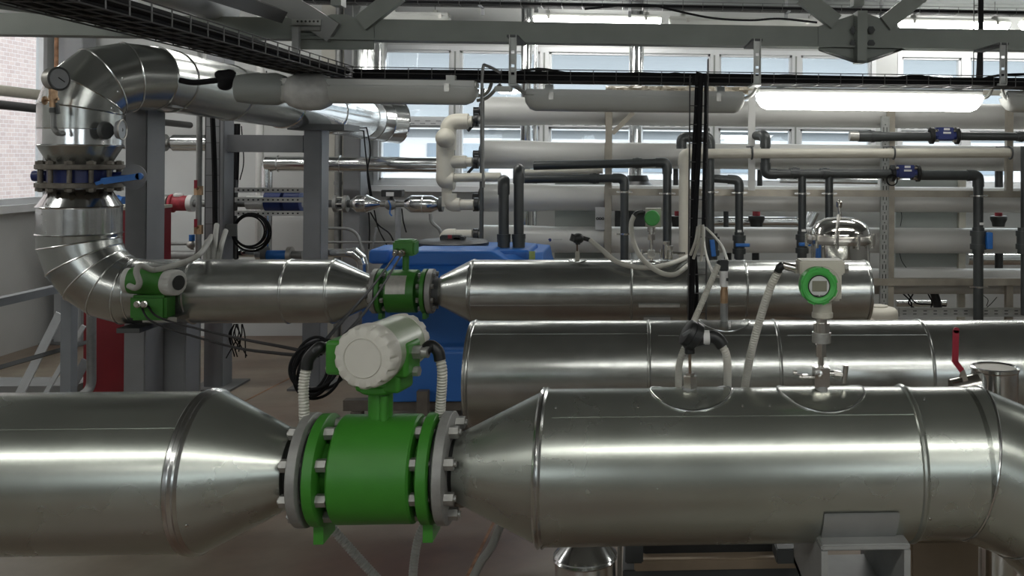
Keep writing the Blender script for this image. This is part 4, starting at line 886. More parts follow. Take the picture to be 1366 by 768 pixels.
# pipes along the left wall
x_ = -4.8; b = MB().cyl((x_, 4.2, 2.10), (x_, 8.0, 2.07), .042, seg=20); tag(b.build('heating_pipe', 'beige_case'), 'beige heating pipe running across the left window', 'pipe')
b = MB().cyl((-3.9, 4.0, 1.93), (-3.9, 8.3, 1.86), .028, seg=14); tag(b.build('black_pipe', 'grey_black'), 'thin black pipe running behind the left riser towards the back wall', 'pipe')
# red cabinet
rc = thing('switch_cabinet', (P(160, 400, 6.0).x, 6.15, 0), 'dark red upright cabinet on a grey plinth behind the grey column', 'cabinet')
a = P(112, 280, 5.9); c = P(229, 280, 5.9); c.x = P(229, 280, 6.25).x
MB().box((a.x, 5.9, .1), (c.x, 6.25, a.z), .006).build('body', 'red_cab', rc)
MB().box((a.x + .02, 5.89, .13), (c.x - .02, 5.9, a.z - .03), .004).build('door', 'red_cab', rc)
MB().box((a.x, 5.92, 0), (c.x, 6.24, .1)).build('plinth', 'concrete', rc)
MB().box((a.x - .005, 5.9, a.z), (c.x + .005, 6.25, a.z + .02)).build('top_cap', 'beige_case', rc)
cd = MB().tube(round_poly([P(122, 405, 5.4), P(122, 518, 5.4), P(105, 530, 5.3)], .06), S(5.5, 5.4), 18); tag(cd.build('drain_pipe', 'steel_pipe'), 'grey drain pipe with a foot bend in front of the red cabinet', 'pipe')
# railing round the pit
rl = thing('guard_rail', (P(87, 525, 5.2).x, 5.2, 0), 'grey steel guard rail with a thick post at far left below the window', 'railing')
px_p = P(87, 400, 5.2)
MB().box((P(81, 400, 5.2).x, 5.2, 0), (P(95, 400, 5.2).x, 5.26, P(87, 388, 5.2).z)).build('post', 'rail_grey', rl)
hx0 = P(81, 380, 5.2); zt5 = hx0.z
MB().box((hx0.x, 3.6, zt5 - .03), (hx0.x + .05, 5.26, zt5 + .01)).build('handrail', 'rail_grey', rl)
zk = P(114, 457, 5.3).z; MB().bar((P(-60, 500, 4.5).x, 4.5, P(-60, 507, 4.5).z), P(114, 457, 5.5), .03, .02).build('knee_rail', 'grey_dark', rl)
MB().bar(P(80, 418, 5.25), P(24, 530, 5.25), .045, .01).build('brace', 'rail_light', rl)
MB().bar(P(112, 434, 5.6), P(58, 530, 5.6), .025, .01).build('brace', 'rail_light', rl)
MB().bar(P(115, 480, 5.7), P(92, 524, 5.7), .05, .01).build('brace', 'rail_grey', rl)
kb = MB().box((XL + .01, 6.2, 0), (P(112, 503, 6.3).x, 6.45, .10)).box((XL + .01, 6.14, 0), (P(112, 503, 6.3).x, 6.2, .03)); tag(kb.build('kerb', 'concrete'), 'low grey kerb on the floor at left, ending at the red cabinet', 'kerb')
# ------------------------------------------------------------------ overhead truss
YT = 4.85
tr_ = thing('roof_truss', (0, YT, P(700, 64, YT).z), 'grey green steel roof truss spanning the whole view', 'roof truss')
z0, z1 = P(683, 55, YT).z, P(683, 29, YT).z
z0 = (P(0, 46, YT).z + P(1366, 69, YT).z) / 2; z1 = (P(0, 18, YT).z + P(1366, 39, YT).z) / 2
MB().box((XL + .02, YT, z0), (XR - .02, YT + .006, z1)).box((XL + .02, YT - .05, z0), (XR - .02, YT + .06, z0 + .01)).box((XL + .02, YT + .05, z0), (XR - .02, YT + .056, z1)).box((XL + .02, YT, z1 - .008), (XR - .02, YT + .056, z1)).box((XL + .02, YT - .002, z0), (XR - .02, YT, z1)).build('bottom_chord', 'beam_paint', tr_)
def node(cx, full):
    y_ = YT - .012
    MB().ppoly([(cx - 53, 35), (cx - 5, 19), (cx + 15, 19), (cx + 52, 33), (cx + 52, 66)] + ([(cx + 12, 80), (cx - 5, 80)] if full else [(cx + 12, 66), (cx - 5, 66)]) + [(cx - 53, 66)], y_, .01).build('gusset_plate', 'beam_paint', tr_)
    for sx, (p, q) in (('l', ((cx - 75, -5), (cx - 30, 30))), ('r', ((cx + 85, -8), (cx + 35, 32)))):
        MB().bar(P(*p, YT - .02), P(*q, YT - .02), .085, .05).build('diagonal', 'beam_paint', tr_)
    MB().pbox(cx - 6, -10, cx + 8, 7, YT - .06, .08).build('hanger', 'beam_paint', tr_)
    if full:
        MB().pbox(cx - 1, 14, cx + 12, 83, YT - .10, .10).build('stiffener', 'beam_paint', tr_)
        MB().add([P(cx - 53, 66, YT - .02), P(cx - 6, 81, YT - .12), P(cx + 12, 81, YT - .12), P(cx + 62, 64, YT - .02), P(cx - 53, 64, YT + .05), P(cx - 6, 77, YT + .05), P(cx + 12, 77, YT + .05), P(cx + 62, 62, YT + .05)], [(0, 1, 5, 4), (1, 2, 6, 5), (2, 3, 7, 6)]).add([P(cx - 53, 68, YT - .02), P(cx - 6, 84, YT - .12), P(cx + 12, 84, YT - .12), P(cx + 62, 66, YT - .02), P(cx - 53, 66, YT + .05), P(cx - 6, 80, YT + .05), P(cx + 12, 80, YT + .05), P(cx + 62, 64, YT + .05)], [(4, 5, 1, 0), (5, 6, 2, 1), (6, 7, 3, 2), (0, 1, 1, 0)][:3]).build('end_plate', 'beam_paint', tr_)
        for (bx_, by) in ((-6, 40), (-6, 58), (17, 40), (17, 58)):
            MB().hexn(P(cx + bx_, by, YT - .014), P(cx + bx_, by, YT - .04), .022).cyl(P(cx + bx_, by, YT - .04), P(cx + bx_, by, YT - .055), .011, seg=10).build('bolt', 'grey_dark', tr_)
node(1145, True); node(447, False)
# purlins and cross bars nearer the viewer, upper left
for k, (p, q, w, m, lab) in enumerate((((190, -30, 3.6), (300, 12, 5.2), .16, 'beam_light', 'broad light grey diagonal bar of the roof bracing at upper left'), ((262, -18, 3.4), (372, 20, 4.6), .06, 'black_paint', 'black diagonal bar of the roof bracing at upper left'), ((345, -18, 4.82), (446, 44, 4.82), .11, 'beam_light', 'light grey diagonal bar meeting the truss node'), ((-60, -12, 3.6), (110, 14, 4.7), .07, 'beam_paint', 'thin grey roof bar above the left window'))):
    b = MB(); a = P(p[0], p[1], p[2]); c = P(q[0], q[1], q[2])
    if k in (0,): b.cyl(a, c, w / 2, seg=24)
    elif k == 2: b.bar(a, c, w, .04)
    else: b.bar(a, c, w, w)
    tag(b.build('bracing_bar', m), lab, 'beam')
# ------------------------------------------------------------------ cable trays
def basket(pts, w, h, label, nx=None, wr=.0025, step=.11, up=(0, 0, 1)):
    pts = [Vector(p) for p in pts]; b = MB(); U = Vector(up)
    def off(i):
        d = (pts[min(i + 1, len(pts) - 1)] - pts[max(i - 1, 0)]).normalized(); return d.cross(U).normalized()
    rails = [(-w / 2, 0), (-w / 4, 0), (0, 0), (w / 4, 0), (w / 2, 0), (-w / 2, h / 2), (w / 2, h / 2), (-w / 2, h), (w / 2, h)]
    for (s_, z_) in rails:
        b.tube([pts[i] + off(i) * s_ + U * z_ for i in range(len(pts))], wr, 6)
    for i in range(len(pts) - 1):
        L = (pts[i + 1] - pts[i]).length; n = max(1, int(L / step)); o = off(i)
        for k in range(n):
            c = pts[i] + (pts[i + 1] - pts[i]) * (k + .5) / n; b.tube([c - o * w / 2 + U * h, c - o * w / 2, c + o * w / 2, c + o * w / 2 + U * h], wr, 6)
    return tag(b.build('cable_tray', 'steel_wire'), label, 'cable tray')
YTR = 4.62; ztr_ = (P(520, 107, YTR).z + P(1300, 117, YTR).z) / 2
xj = P(470, 107, YTR).x
basket([(xj - .1, YTR, ztr_), (XR - .1, YTR, ztr_)], .16, .055, 'wire basket cable tray running left to right above the hanging lamps')
xd = P(470, 105, 4.6).x
dp0 = Vector((xd - .1, 2.2, ztr_ + .0)); dp1 = Vector((xd - .08, 4.56, ztr_))
basket([dp0, dp1], .22, .055, 'wire basket cable tray coming from the upper left corner towards the lamps')
def cab(pts, r, label, group=None, m='cable', n=8, seg=8): return tag(MB().tube(smooth(pts, n), r, seg).build('power_cable', m), label, 'cable', group)
G1 = 'cables bundled in the long tray'
for k in range(8):
    y_ = YTR - .065 + .0185 * k; z_ = ztr_ + .016 + (.018 if k % 2 else 0)
    cab([(xj + .02, y_, z_)] + [(xj + .02 + (XR - .15 - xj) * i / 12, y_ + random.uniform(-.006, .006), z_ + random.uniform(-.004, .006)) for i in range(1, 13)], .014, 'black cable lying in the long wire tray', G1, n=3)
G2 = 'cables bundled in the diagonal tray'
for k in range(10):
    x_ = xd - .19 + .02 * k; z_ = ztr_ + .015 + (.018 if k % 2 else 0)
    cab([(x_, 2.25, z_), (x_ + random.uniform(-.01, .01), 3.2, z_ + .005), (x_, 4.0, z_), (x_ + .01, 4.52, z_)], .015, 'black cable lying in the diagonal wire tray', G2, n=4)
# loose cables waving above the long tray
for k, (p, lab) in enumerate(((((500, 97), (560, 94), (600, 100), (700, 98), (730, 93), (790, 105), (840, 98), (900, 100), (930, 104)), 'upper loose black cable waving above the tray at centre'),
          (((690, 96), (720, 92), (760, 98), (812, 104), (850, 107), (900, 98), (915, 104)), 'lower loose black cable waving above the tray at centre'),
          (((942, 101), (970, 103), (1000, 110), (1040, 101), (1070, 105), (1100, 111), (1160, 111), (1210, 102), (1250, 104), (1290, 110), (1366, 106)), 'loose black cable waving above the tray, under the gusset plate'),
          (((960, 110), (1000, 108), (1030, 102), (1060, 101), (1110, 109), (1130, 112)), 'second loose black cable under the gusset plate'),
          (((1300, 108), (1330, 101), (1366, 99), (1400, 100)), 'loose black cable at the right end of the tray'))):
    cab([P(x, y, YTR - .03) for x, y in p], .0065, lab, n=6)
# slotted hangers of the tray
for k, px in enumerate((684, 1010, 1338)):
    t = thing('slotted_hanger', P(px, 110, YTR - .1), ('slotted steel hanger carrying the tray, left of the shiny window pipe', 'slotted steel hanger carrying the tray at the left end of the lit lamp', 'slotted steel hanger carrying the tray beyond the right end of the lit lamp')[k], 'hanger')
    zz0, zz1 = P(px, 112, YTR - .1).z, z0; x_ = P(px, 90, YTR - .1).x; s = MB(); w = .018; y_ = YTR - .1
    # channel web with three slots left open
    hs = (zz1 - zz0); cuts = [(.18, .24), (.34, .40), (.62, .68)]; zc = 0
    for (u, v) in cuts + [(1, 1)]:
        s.box((x_ - w, y_, zz0 + hs * zc), (x_ + w, y_ + .002, zz0 + hs * u))
        if v < 1: s.box((x_ - w, y_, zz0 + hs * u), (x_ - .008, y_ + .002, zz0 + hs * v)).box((x_ + .008, y_, zz0 + hs * u), (x_ + w, y_ + .002, zz0 + hs * v))
        zc = v
    s.box((x_ - w, y_ - .012, zz0), (x_ - w + .004, y_ + .002, zz1)).box((x_ + w - .004, y_ - .012, zz0), (x_ + w, y_ + .002, zz1)); s.build('channel', 'hanger_grey', t)
    MB().box((x_ - w * 1.2, y_, zz0 - .006), (x_ + w * 1.2, YTR + .09, zz0 + .004)).build('foot', 'hanger_grey', t)
    MB().box((x_ - w * 1.6, y_ - .01, zz1 - .012), (x_ + w * 1.4, YT + .0, zz1 - .001)).build('clamp', 'grey_dark', t)
t = thing('slotted_hanger', P(410, 40, YT - .08), 'slotted angle bracket bolted to the truss above the tray junction', 'bracket')
a = P(389, 34, YT - .06); c = P(428, 26, YT - .06); s = MB().box((a.x, a.y, a.z), (c.x, a.y + .004, c.z)).box((a.x, a.y - .02, a.z), (c.x, a.y, a.z + .003)); s.build('slotted_strip', 'hanger_grey', t)
s = MB()
for k in range(6): s.lathe(P(397 + 5.4 * k, 28.5, YT - .061), (0, -1, 0), [(0, .0055), (.001, .0055)], 12)
s.build('hole_marks', 'black', t)
MB().tube(round_poly([P(428, 38, YT - .05), P(396, 38, YT - .05), P(396, 74, YT - .1)], .02), .014, 8).box((P(391, 72, YT - .1).x, YT - .12, P(391, 72, YT - .1).z), (P(400, 72, YT - .1).x, YT - .09, P(391, 36, YT - .1).z)).build('drop_arm', 'beam_light', t)
# crumpled light strip below the diagonal tray
st = MB().tube(smooth([P(190, 38, 3.4), P(196, 46, 3.4), P(214, 45, 3.4), P(232, 47, 3.4), P(252, 46, 3.4)], 4), .008, 8); tag(st.build('tie_strip', 'beige_case'), 'pale crumpled strip tied under the diagonal tray', 'strip')
# second tray under the roof
Y2 = 7.5; z2 = (P(540, 9, Y2).z + P(1300, 17, Y2).z) / 2
basket([(P(380, 9, Y2).x, Y2, z2), (XR - .1, Y2, z2)], .14, .05, 'wire basket cable tray under the roof behind the truss', step=.16)
for k in range(3): cab([(P(380, 9, Y2).x + .05, Y2 - .03 + .03 * k, z2 + .018), (1.0, Y2 - .03 + .03 * k, z2 + .02), (XR - .15, Y2 - .03 + .03 * k, z2 + .018)], .013, 'black cable lying in the roof tray', 'cables in the roof tray', n=3)
cab([P(x, y, Y2 - .1) for x, y in ((780, 12), (830, 7), (870, 7), (900, 14), (950, 24), (1000, 27), (1040, 25), (1090, 30))], .009, 'loose black cable arching over the lit lamp behind the truss', n=6)
for k, px in enumerate((642, 840, 1051, 1179)):
    x_ = P(px, 10, Y2).x; b = MB().box((x_ - .012, Y2 + .07, z2 - .06), (x_ + .012, Y2 + .095, ZC - .05)).box((x_ - .012, Y2 - .08, z2 - .012), (x_ + .012, Y2 + .095, z2 - .004)); tag(b.build('tray_hanger', 'grey_mid'), 'steel hanger of the roof tray, ' + ('left of the unlit slotted channel', 'above the narrow lit lamp', 'just left of the big gusset plate', 'just right of the big gusset plate')[k], 'hanger')
# ------------------------------------------------------------------ cable drops
YD = 4.42
dr = MB()
for px in (920, 944):
    q0 = P(px, 78 if px == 944 else 100, YD); q1 = P(px, 432, YD); x_ = P(px, 200, YD).x; dr.cyl((x_, YD, q1.z), (x_, YD, q0.z), .003, seg=6); dr.cyl((x_, YD + .04, q1.z), (x_, YD + .04, q0.z), .003, seg=6)
for k in range(14):
    zz = P(930, 116 + 25 * k, YD).z; dr.cyl((P(920, 200, YD).x, YD, zz), (P(944, 200, YD).x, YD, zz), .0025, seg=6)
tag(dr.build('wire_ladder', 'steel_wire'), 'vertical wire ladder holding the thick black cable drop', 'cable ladder')
for k, (pts, r) in enumerate(((((930, 112), (929, 104), (931, 101), (935, 103), (934, 130), (932, 200), (927, 300), (922, 420), (922, 432)), .016), (((926, 112), (926, 104), (930, 102), (930, 108), (929, 140), (925, 230), (923, 330), (921, 432)), .014), (((932, 110), (931, 102), (930, 106), (926, 200), (925, 300), (930, 380), (927, 432)), .010), (((939, 110), (940, 103), (941, 106), (941, 150), (939, 230), (938, 290), (938, 302)), .009), (((942, 112), (943, 104), (942, 110), (942, 180), (940, 250), (940, 302)), .007), (((932, 108), (933, 103), (932, 112), (931, 180), (929, 270), (924, 350), (928, 432)), .008))):
    cab([P(x, y, YD + .0 + .012 * (k % 3)) for x, y in pts], r * .8, 'black cable of the thick drop at centre, ' + ('thickest, at its left', 'second thick one', 'one swinging right near the bottom', 'right-hand short one', 'thin right-hand short one', 'thin one crossing the others')[k], n=6, seg=10)
YE = 6.3; dr = MB()
for px in (274, 293):
    x_ = P(px, 200, YE).x; dr.cyl((x_, YE, P(px, 340, YE).z), (x_, YE, P(px, 104, YE).z), .003, seg=6)
for k in range(12):
    zz = P(930, 112 + 21 * k, YE).z; dr.cyl((P(274, 200, YE).x, YE, zz), (P(293, 200, YE).x, YE, zz), .0025, seg=6)
tag(dr.build('wire_ladder', 'steel_wire'), 'vertical wire ladder in front of the tall grey column', 'cable ladder')
cab([P(x, y, YE - .02) for x, y in ((312, 108), (290, 108), (284, 112), (283, 140), (286, 220), (287, 300), (288, 345))], .017, 'black cable dropping in front of the tall grey column', n=6)
basket([P(262, 102, 6.1), P(306, 104, 6.1)], .14, .09, 'short wire tray behind the branch pipe at upper left', step=.07)
bb2 = MB()
for k, (p, w) in enumerate((((296, 100), 9), ((303, 106), 11), ((300, 114), 9), ((306, 98), 8))): bb2.sphere(P(*p, 4.45), S(w, 4.45), 12, 8, (1.1, .8, .8))
o = bb2.build('cable_bundle', 'cable', ang=60); rm = o.modifiers.new('r', 'REMESH'); rm.mode = 'VOXEL'; rm.voxel_size = .012; tag(o, 'bulky black cable bundle at the left end of the unlit lamp', 'cable bundle')
cab([P(x, y, 4.45) for x, y in ((240, 107), (258, 110), (280, 108), (298, 106))], .014, 'black cable reaching left from the bulky bundle over the branch pipe', n=6)
cab([P(x, y, 4.35) for x, y in ((645, 250), (643, 150), (644, 93), (650, 88), (668, 97))], .007, 'grey conduit rising at the left end of the white vessels', m='steel_pipe')
vr = MB().cyl((P(643, 200, 6.9).x, 6.9, .02), (P(643, 200, 6.9).x, 6.9, P(643, 118, 6.9).z), .016, seg=12); tag(vr.build('vertical_rod', 'grey_dark'), 'dark vertical rod at the left ends of the white vessels', 'rod')
for k, (p, lab) in enumerate(((((634, 128), (648, 125), (655, 113), (656, 100)), 'grey lead from the end of the first unlit lamp up to the tray'), (((636, 134), (650, 130), (662, 118), (668, 112)), 'second grey lead at the end of the first unlit lamp'), (((684, 113), (700, 124), (712, 128)), 'pale lead to the left end of the second lamp'), (((990, 133), (1003, 126), (1012, 112)), 'pale lead at the right end of the second lamp'), (((1305, 132), (1318, 128), (1326, 113)), 'grey lead at the right end of the lit lamp'), (((1336, 113), (1340, 128), (1350, 135), (1366, 132)), 'grey lead at the left end of the last lamp'))):
    cab([P(x, y, 4.68) for x, y in p], .009, lab, m='hose_dim')
jb = P(672, 118, 4.5); b = MB().box((jb.x - .045, 4.5, jb.z - .012), (jb.x + .035, 4.56, jb.z + .012), .003); tag(b.build('junction_box', 'lamp_off'), 'small grey junction box under the tray between the two unlit lamps', 'junction box')
# crumpled translucent sheet at the top rail of the vessel rack
# ------------------------------------------------------------------ membrane rack with white pressure vessels
YV = 7.2; RV = S(17.2, YV)
names = ('topmost, behind the hanging lamps', 'second from the top', 'third from the top', 'fourth from the top, with dark printed dots', 'lowest, behind the long horizontal rail')
xv0 = P(644, 200, YV).x; xv1 = XR - .15
for i, yc in enumerate((150.5, 207.5, 264, 319.5, 374.5)):
    z = P(900, yc + (.3), YV).z; t = thing('pressure_vessel', ((xv0 + xv1) / 2, YV, z - RV), 'long white pressure vessel in the rack, ' + names[i], 'pressure vessel')
    MB().lathe((xv0, YV, z), (1, 0, 0), [(0, RV * .93), (.004, RV * 1.10), (.30, RV * 1.10), (.55, RV * 1.0), (xv1 - xv0, RV)], 56).build('shell', 'vessel', t)
    shl = [o for o in C.objects if o.parent == t][-1]
    for k, x_ in enumerate((P(812, 200, YV).x, P(1184, 200, YV).x)):
        MB().lathe((x_ - .03, YV, z), (1, 0, 0), [(0, RV + .002), (.06, RV + .002)], 48).build('strap', 'brushed_rail', t)
    MB().lathe((xv0 - .002, YV, z), (-1, 0, 0), [(0, .07), (.02, .07), (.022, .03), (.07, .03)], 24).build('end_plug', 'black', t)
    if i == 3:
        for (px, py, r, m) in ((721, 320, 1.8, 'black'), (728, 320, 1.2, 'panel_grey'), (733.5, 320, 2.1, 'navy')):
            zz = P(px, py, YV - RV); MB().lathe((zz.x, YV - RV - .001, zz.z), (0, 1, 0), [(0, S(r, YV)), (.006, S(r, YV))], 20).build('printed_dot', m, shl)
        MB().add([P(706, 320, YV - RV - .001), P(709, 318, YV - RV - .001), P(709, 322, YV - RV - .001)], [(0, 1, 2)]).build('printed_arrow', 'grey_dark', shl)
        b = MB()
        for k in range(7): q0 = P(738 + 1.8 * k, 319.2, YV - RV - .0012); b.box((q0.x, q0.y, q0.z - .005), (q0.x + .004, q0.y + .002, q0.z + .003))
        b.build('printed_lettering', 'panel_grey', shl)
# black end connections
YW = 7.05
# rack frame
rk = thing('rack_frame', (P(1000, 300, 6.98).x, 6.98, 0), 'brushed stainless frame of posts and rails holding the white vessels', 'rack')
def post(x0, x1, y0, y1, Y, m='brushed_rail', d=.05, nm='post', floor=False):
    a = P(x0, y0, Y); b_ = P(x1, y0, Y); MB().box((a.x, Y, 0 if floor else P(x0, y1, Y).z), (b_.x, Y + d, a.z), .002).build(nm, m, rk)
def rail(x0, x1, y0, y1, Y, m='brushed_rail', d=.05, nm='rail'):
    xm = (x0 + min(x1, 1366)) / 2; a = P(xm, y0, Y); c = P(xm, y1, Y); MB().box((P(x0, y0, Y).x, Y, c.z), (min(P(x1, y0, Y).x, XR - .05), Y + d, a.z), .002).build(nm, m, rk)
post(808, 817, 118, 0, 6.98, floor=True); post(1185, 1194.5, 135, 0, 6.98, floor=True); post(1344, 1352.5, 122, 205, 6.98); post(1343, 1352, 205, 258, 6.96); post(1343, 1352, 376, 0, 6.97, floor=True)
rail(812, 1600, 253, 262, 6.95); rail(1165, 1600, 371.5, 381, 6.95); rail(640, 812, 345, 352, 6.95, 'panel_grey'); rail(812, 1600, 117, 124, 7.3, 'beige_case')
MB().pbox(998.5, 121, 1007.5, 196, 6.93, .03).build('hanger_plate', 'white_paint', rk); MB().pbox(998.5, 211, 1007.5, 254, 6.93, .03).build('hanger_plate', 'white_paint', rk)
for (p, q) in (((817, 178), (845, 150)),): MB().bar(P(*p, 6.98), P(*q, 6.98), .035, .03).build('brace', 'brushed_rail', rk)
for px0, px1 in ((1279, 1288),): MB().pbox(px0, 225, px1, 480, 7.45, .04).build('rear_post', 'beige_case', rk)
# slotted channel: upright and horizontal, slots as dark recess marks
def slotted(x0, x1, y0, y1, Y, vertical, label):
    t = thing('slotted_channel', P((x0 + x1) / 2, y1, Y), label, 'slotted channel'); a = P(x0, y0, Y); c = P(x1, y1, Y)
    if vertical: c = Vector((P(x1, (y0 + y1) / 2, Y).x, Y, 0)); a = Vector((P(x0, (y0 + y1) / 2, Y).x, Y, a.z))
    else: c.x = min(c.x, XR - .05); 
    MB().box((a.x, Y, c.z), (c.x, Y + .03, a.z)).box((a.x, Y - .01, c.z), (a.x + .004 if vertical else c.x, Y, a.z if vertical else c.z + .004)).box((c.x - .004 if vertical else a.x, Y - .01, c.z if vertical else a.z - .004), (c.x, Y, a.z)).build('channel', 'hanger_grey', t)
    b = MB()
    if vertical:
        n = int((a.z - c.z) / .075); w = c.x - a.x
        for k in range(n):
            zz = c.z + (k + .5) * .075
            for o in (.30, .70): b.box((a.x + w * o - .003, Y - .001, zz - .018), (a.x + w * o + .003, Y + .0005, zz + .018))
            b.box((a.x + w * .5 - .004, Y - .001, zz + .033), (a.x + w * .5 + .004, Y + .0005, zz + .041))
    else:
        n = int((c.x - a.x) / .079); h = a.z - c.z
        for k in range(n):
            xx = a.x + (k + .5) * .079
            for o in (.32, .68): b.box((xx - .014, Y - .001, c.z + h * o - .003), (xx + .014, Y + .0005, c.z + h * o + .003))
    o = b.build('slots', 'black', t); o['kind'] = 'stuff'
    return t
slotted(1174.5, 1185, 155, 500, 6.96, True, 'upright slotted steel channel beside the stainless rack post')
slotted(1200, 1600, 411, 421.5, 6.9, False, 'horizontal slotted steel channel low on the rack at right')
# grey panels behind the vessels
for k, (x0, x1) in enumerate(((740, 807), (1195, 1280))):
    b = MB().pbox(x0, 232 if k == 0 else 240, x1, 356, 7.5, .03); tag(b.build('back_panel', 'panel_grey'), 'flat grey sheet panel behind the vessels, ' + ('left of the first rack post', 'right of the slotted upright')[k], 'panel')
# crumpled cover strip under the tray
b = MB(); pts = []; n = 40
vs = []
for i in range(n + 1):
    px = 808 + (1000 - 808) * i / n
    for j, py in enumerate((115, 117.5, 120, 123, 126.5)):
        q = P(px, py, 7.05); vs.append(q + Vector((0, random.uniform(-.035, .035) - j * .012, random.uniform(-.006, .006))))
b.add(vs, [(i * 5 + j, i * 5 + j + 1, (i + 1) * 5 + j + 1, (i + 1) * 5 + j) for i in range(n) for j in range(4)]); o = b.build('crumpled_cover', 'film_tan', ang=20); so = o.modifiers.new('s', 'SOLIDIFY'); so.thickness = .003; tag(o, 'crumpled tan film covering the top rail of the rack', 'film')
# ------------------------------------------------------------------ plastic pipework in front of the rack
YQ = 6.78
def pvc(name, pts, w, label, m='pvc', Y=YQ, rad=.07, sockets=(), unions=(), clamps=(), rot=0, labs=()):
    pts3 = [P(p[0], p[1], p[2] if len(p) > 2 else Y) for p in pts]; lo = min(p.z for p in pts3); t = thing(name, (pts3[0].x, pts3[0].y, lo), label, 'pipe'); r = S(w / 2, Y)
    MB().tube(round_poly(pts3, rad, 7), r, 20).build('tube', m, t)
    for i in range(1, len(pts3) - 1):   # socket fittings at the bends
        p = pts3[i]; a = (pts3[i - 1] - p).normalized(); b_ = (pts3[i + 1] - p).normalized()
        q = [p + a * .085, p, p + b_ * .085]; MB().tube(round_poly(q, .06, 6), r * 1.16, 20).build('elbow', m, t)
    for (x, y, dx, dy) in sockets:
        c = P(x, y, Y); d = Vector((dx, 0, dy)); MB().cyl(c - d * .035, c + d * .035, r * 1.17, seg=20).cyl(c - d * .012, c + d * .012, r * 1.3, seg=20).build('socket', m, t)
    for (x, y) in clamps:
        c = P(x, y, Y); MB().cyl(c - Vector((0, 0, .006)), c + Vector((0, 0, .006)), r * 1.08, seg=20).box((c.x - r * 1.9, Y - .01, c.z - .006), (c.x + r * 1.9, Y + .0, c.z + .006)).build('pipe_clamp', 'chrome', t)
    for (x, y, kind) in unions:   # true-union ball valve
        c = P(x, y, Y); b_ = MB(); hh = .055
        b_.cyl(c + Vector((0, 0, hh * .55)), c + Vector((0, 0, hh * 1.25)), r * 1.65, seg=16).cyl(c - Vector((0, 0, hh * 1.25)), c - Vector((0, 0, hh * .55)), r * 1.65, seg=16).cyl(c - Vector((0, 0, hh * .6)), c + Vector((0, 0, hh * .6)), r * 1.4, seg=20).cyl(c - Vector((0, 0, hh * 1.9)), c + Vector((0, 0, hh * 1.7)), r * 1.2, seg=20)
        uv_ = b_.build('union_valve', m, t); h = MB()
        if kind == 'none': continue
        if kind == 'wide': h.obox(c + Vector((.02, -r * 1.6, .0)), (1, 0, 0), (0, 1, 0), (0, 0, 1), r * 1.75, .014, .013)
        elif kind == 'tall': h.obox(c + Vector((.0, -r * 1.8, -.01)), (1, 0, .12), (0, 1, 0), (-.12, 0, 1), .018, .012, .062); 
        else: h.obox(c + Vector((r * 1.7, -r * 1.2, .0)), (1, 0, 0), (0, 1, 0), (0, 0, 1), .022, .03, .062)
        ho = h.build('valve_handle', 'blue', uv_); bv_ = ho.modifiers.new('b', 'BEVEL'); bv_.width = .006; bv_.segments = 2
    for (x, y) in labs: c = P(x, y, Y); MB().box((c.x - .015, Y - r - .003, c.z - .009), (c.x + .015, Y - r + .004, c.z + .009)).build('paper_label', 'label_white', t)
    return t
pvc('plastic_pipe', [(712, 221), (890, 216.5), (890, 348)], 11.5, 'black plastic pipe, upper of the two left ones, turning down left of the cream pipe', sockets=((850, 217.5, 1, 0),), clamps=((890, 258), ))
pvc('plastic_pipe', [(700, 239), (833, 237.5), (833, 348)], 11, 'black plastic pipe, lower of the two left ones, turning down beside the green-capped transmitter', sockets=((793, 238, 1, 0),), clamps=((833, 256), (833, 312)), Y=6.72)
YB2 = 5.7
for k, (x, y0, w) in enumerate(((692, 226, 13), (672, 241, 13.5))):
    t = pvc('plastic_pipe', [(x + 1, y0, YB2 + .35), (x, y0, YB2), (x, 334, YB2)], w, 'black plastic pipe standing on the blue tank, ' + ('taller right one', 'shorter left one')[k], Y=YB2, sockets=((x, 320, 0, 1),))
    MB().cyl(P(x, 312, YB2), P(x, 318, YB2), S(9, YB2), seg=20).cyl(P(x, 318, YB2), P(x, 333, YB2), S(8, YB2), seg=20).build('union_nut', 'pvc', t)
pvc('plastic_pipe', [(909, 198), (909, 183), (947, 183), (947, 348)], 12, 'black plastic pipe looping over in a short arch behind the thick cable drop', unions=((950, 328, 'tall'),), clamps=((947, 256),), rad=.05)
pvc('plastic_pipe', [(951, 238), (986, 240), (986, 348)], 11, 'black plastic branch pipe with a flat blue handle, right of the cable drop', unions=((986, 326, 'wide'),), clamps=((986, 257),), rad=.05, Y=6.80, labs=((986, 308),))
pvc('plastic_pipe', [(1004, 181, 7.0), (1021, 181), (1021, 232), (1190, 232)], 12.5, 'black plastic pipe dropping beside the white plate and running right to the lower flanged valve', rad=.06, sockets=((1060, 231, 1, 0), (1100, 231.5, 1, 0)))
pvc('plastic_pipe', [(1070, 233), (1070, 348)], 11, 'black plastic pipe with a flat blue handle left of the steel filter housing', unions=((1070, 325, 'wide'),), clamps=((1070, 258),), labs=((1071, 307),))
pvc('plastic_pipe', [(1106, 233), (1106, 300)], 11, 'black plastic pipe ending behind the dome of the steel filter housing', clamps=((1106, 258),))
pvc('plastic_pipe', [(1215, 233.5), (1305, 234), (1305, 432)], 13.5, 'black plastic pipe from the lower flanged valve turning down at right', unions=((1305, 320, 'side'),), clamps=((1305, 261), (1305, 382.5)), rad=.06, labs=((1307, 298),))
pvc('plastic_pipe', [(1137, 182), (1160, 182), (1250, 182)], 12.5, 'black plastic pipe with a grey end left of the upper flanged valve', rad=.01, sockets=((1164, 182, 1, 0),))
MB().cyl(P(1133, 181.5, YQ), P(1152, 182, YQ), S(6.6, YQ), seg=20).build('grey_sleeve', 'zinc', bpy.data.objects[[o.name for o in C.objects if o.name.startswith('plastic_pipe')][-1]])
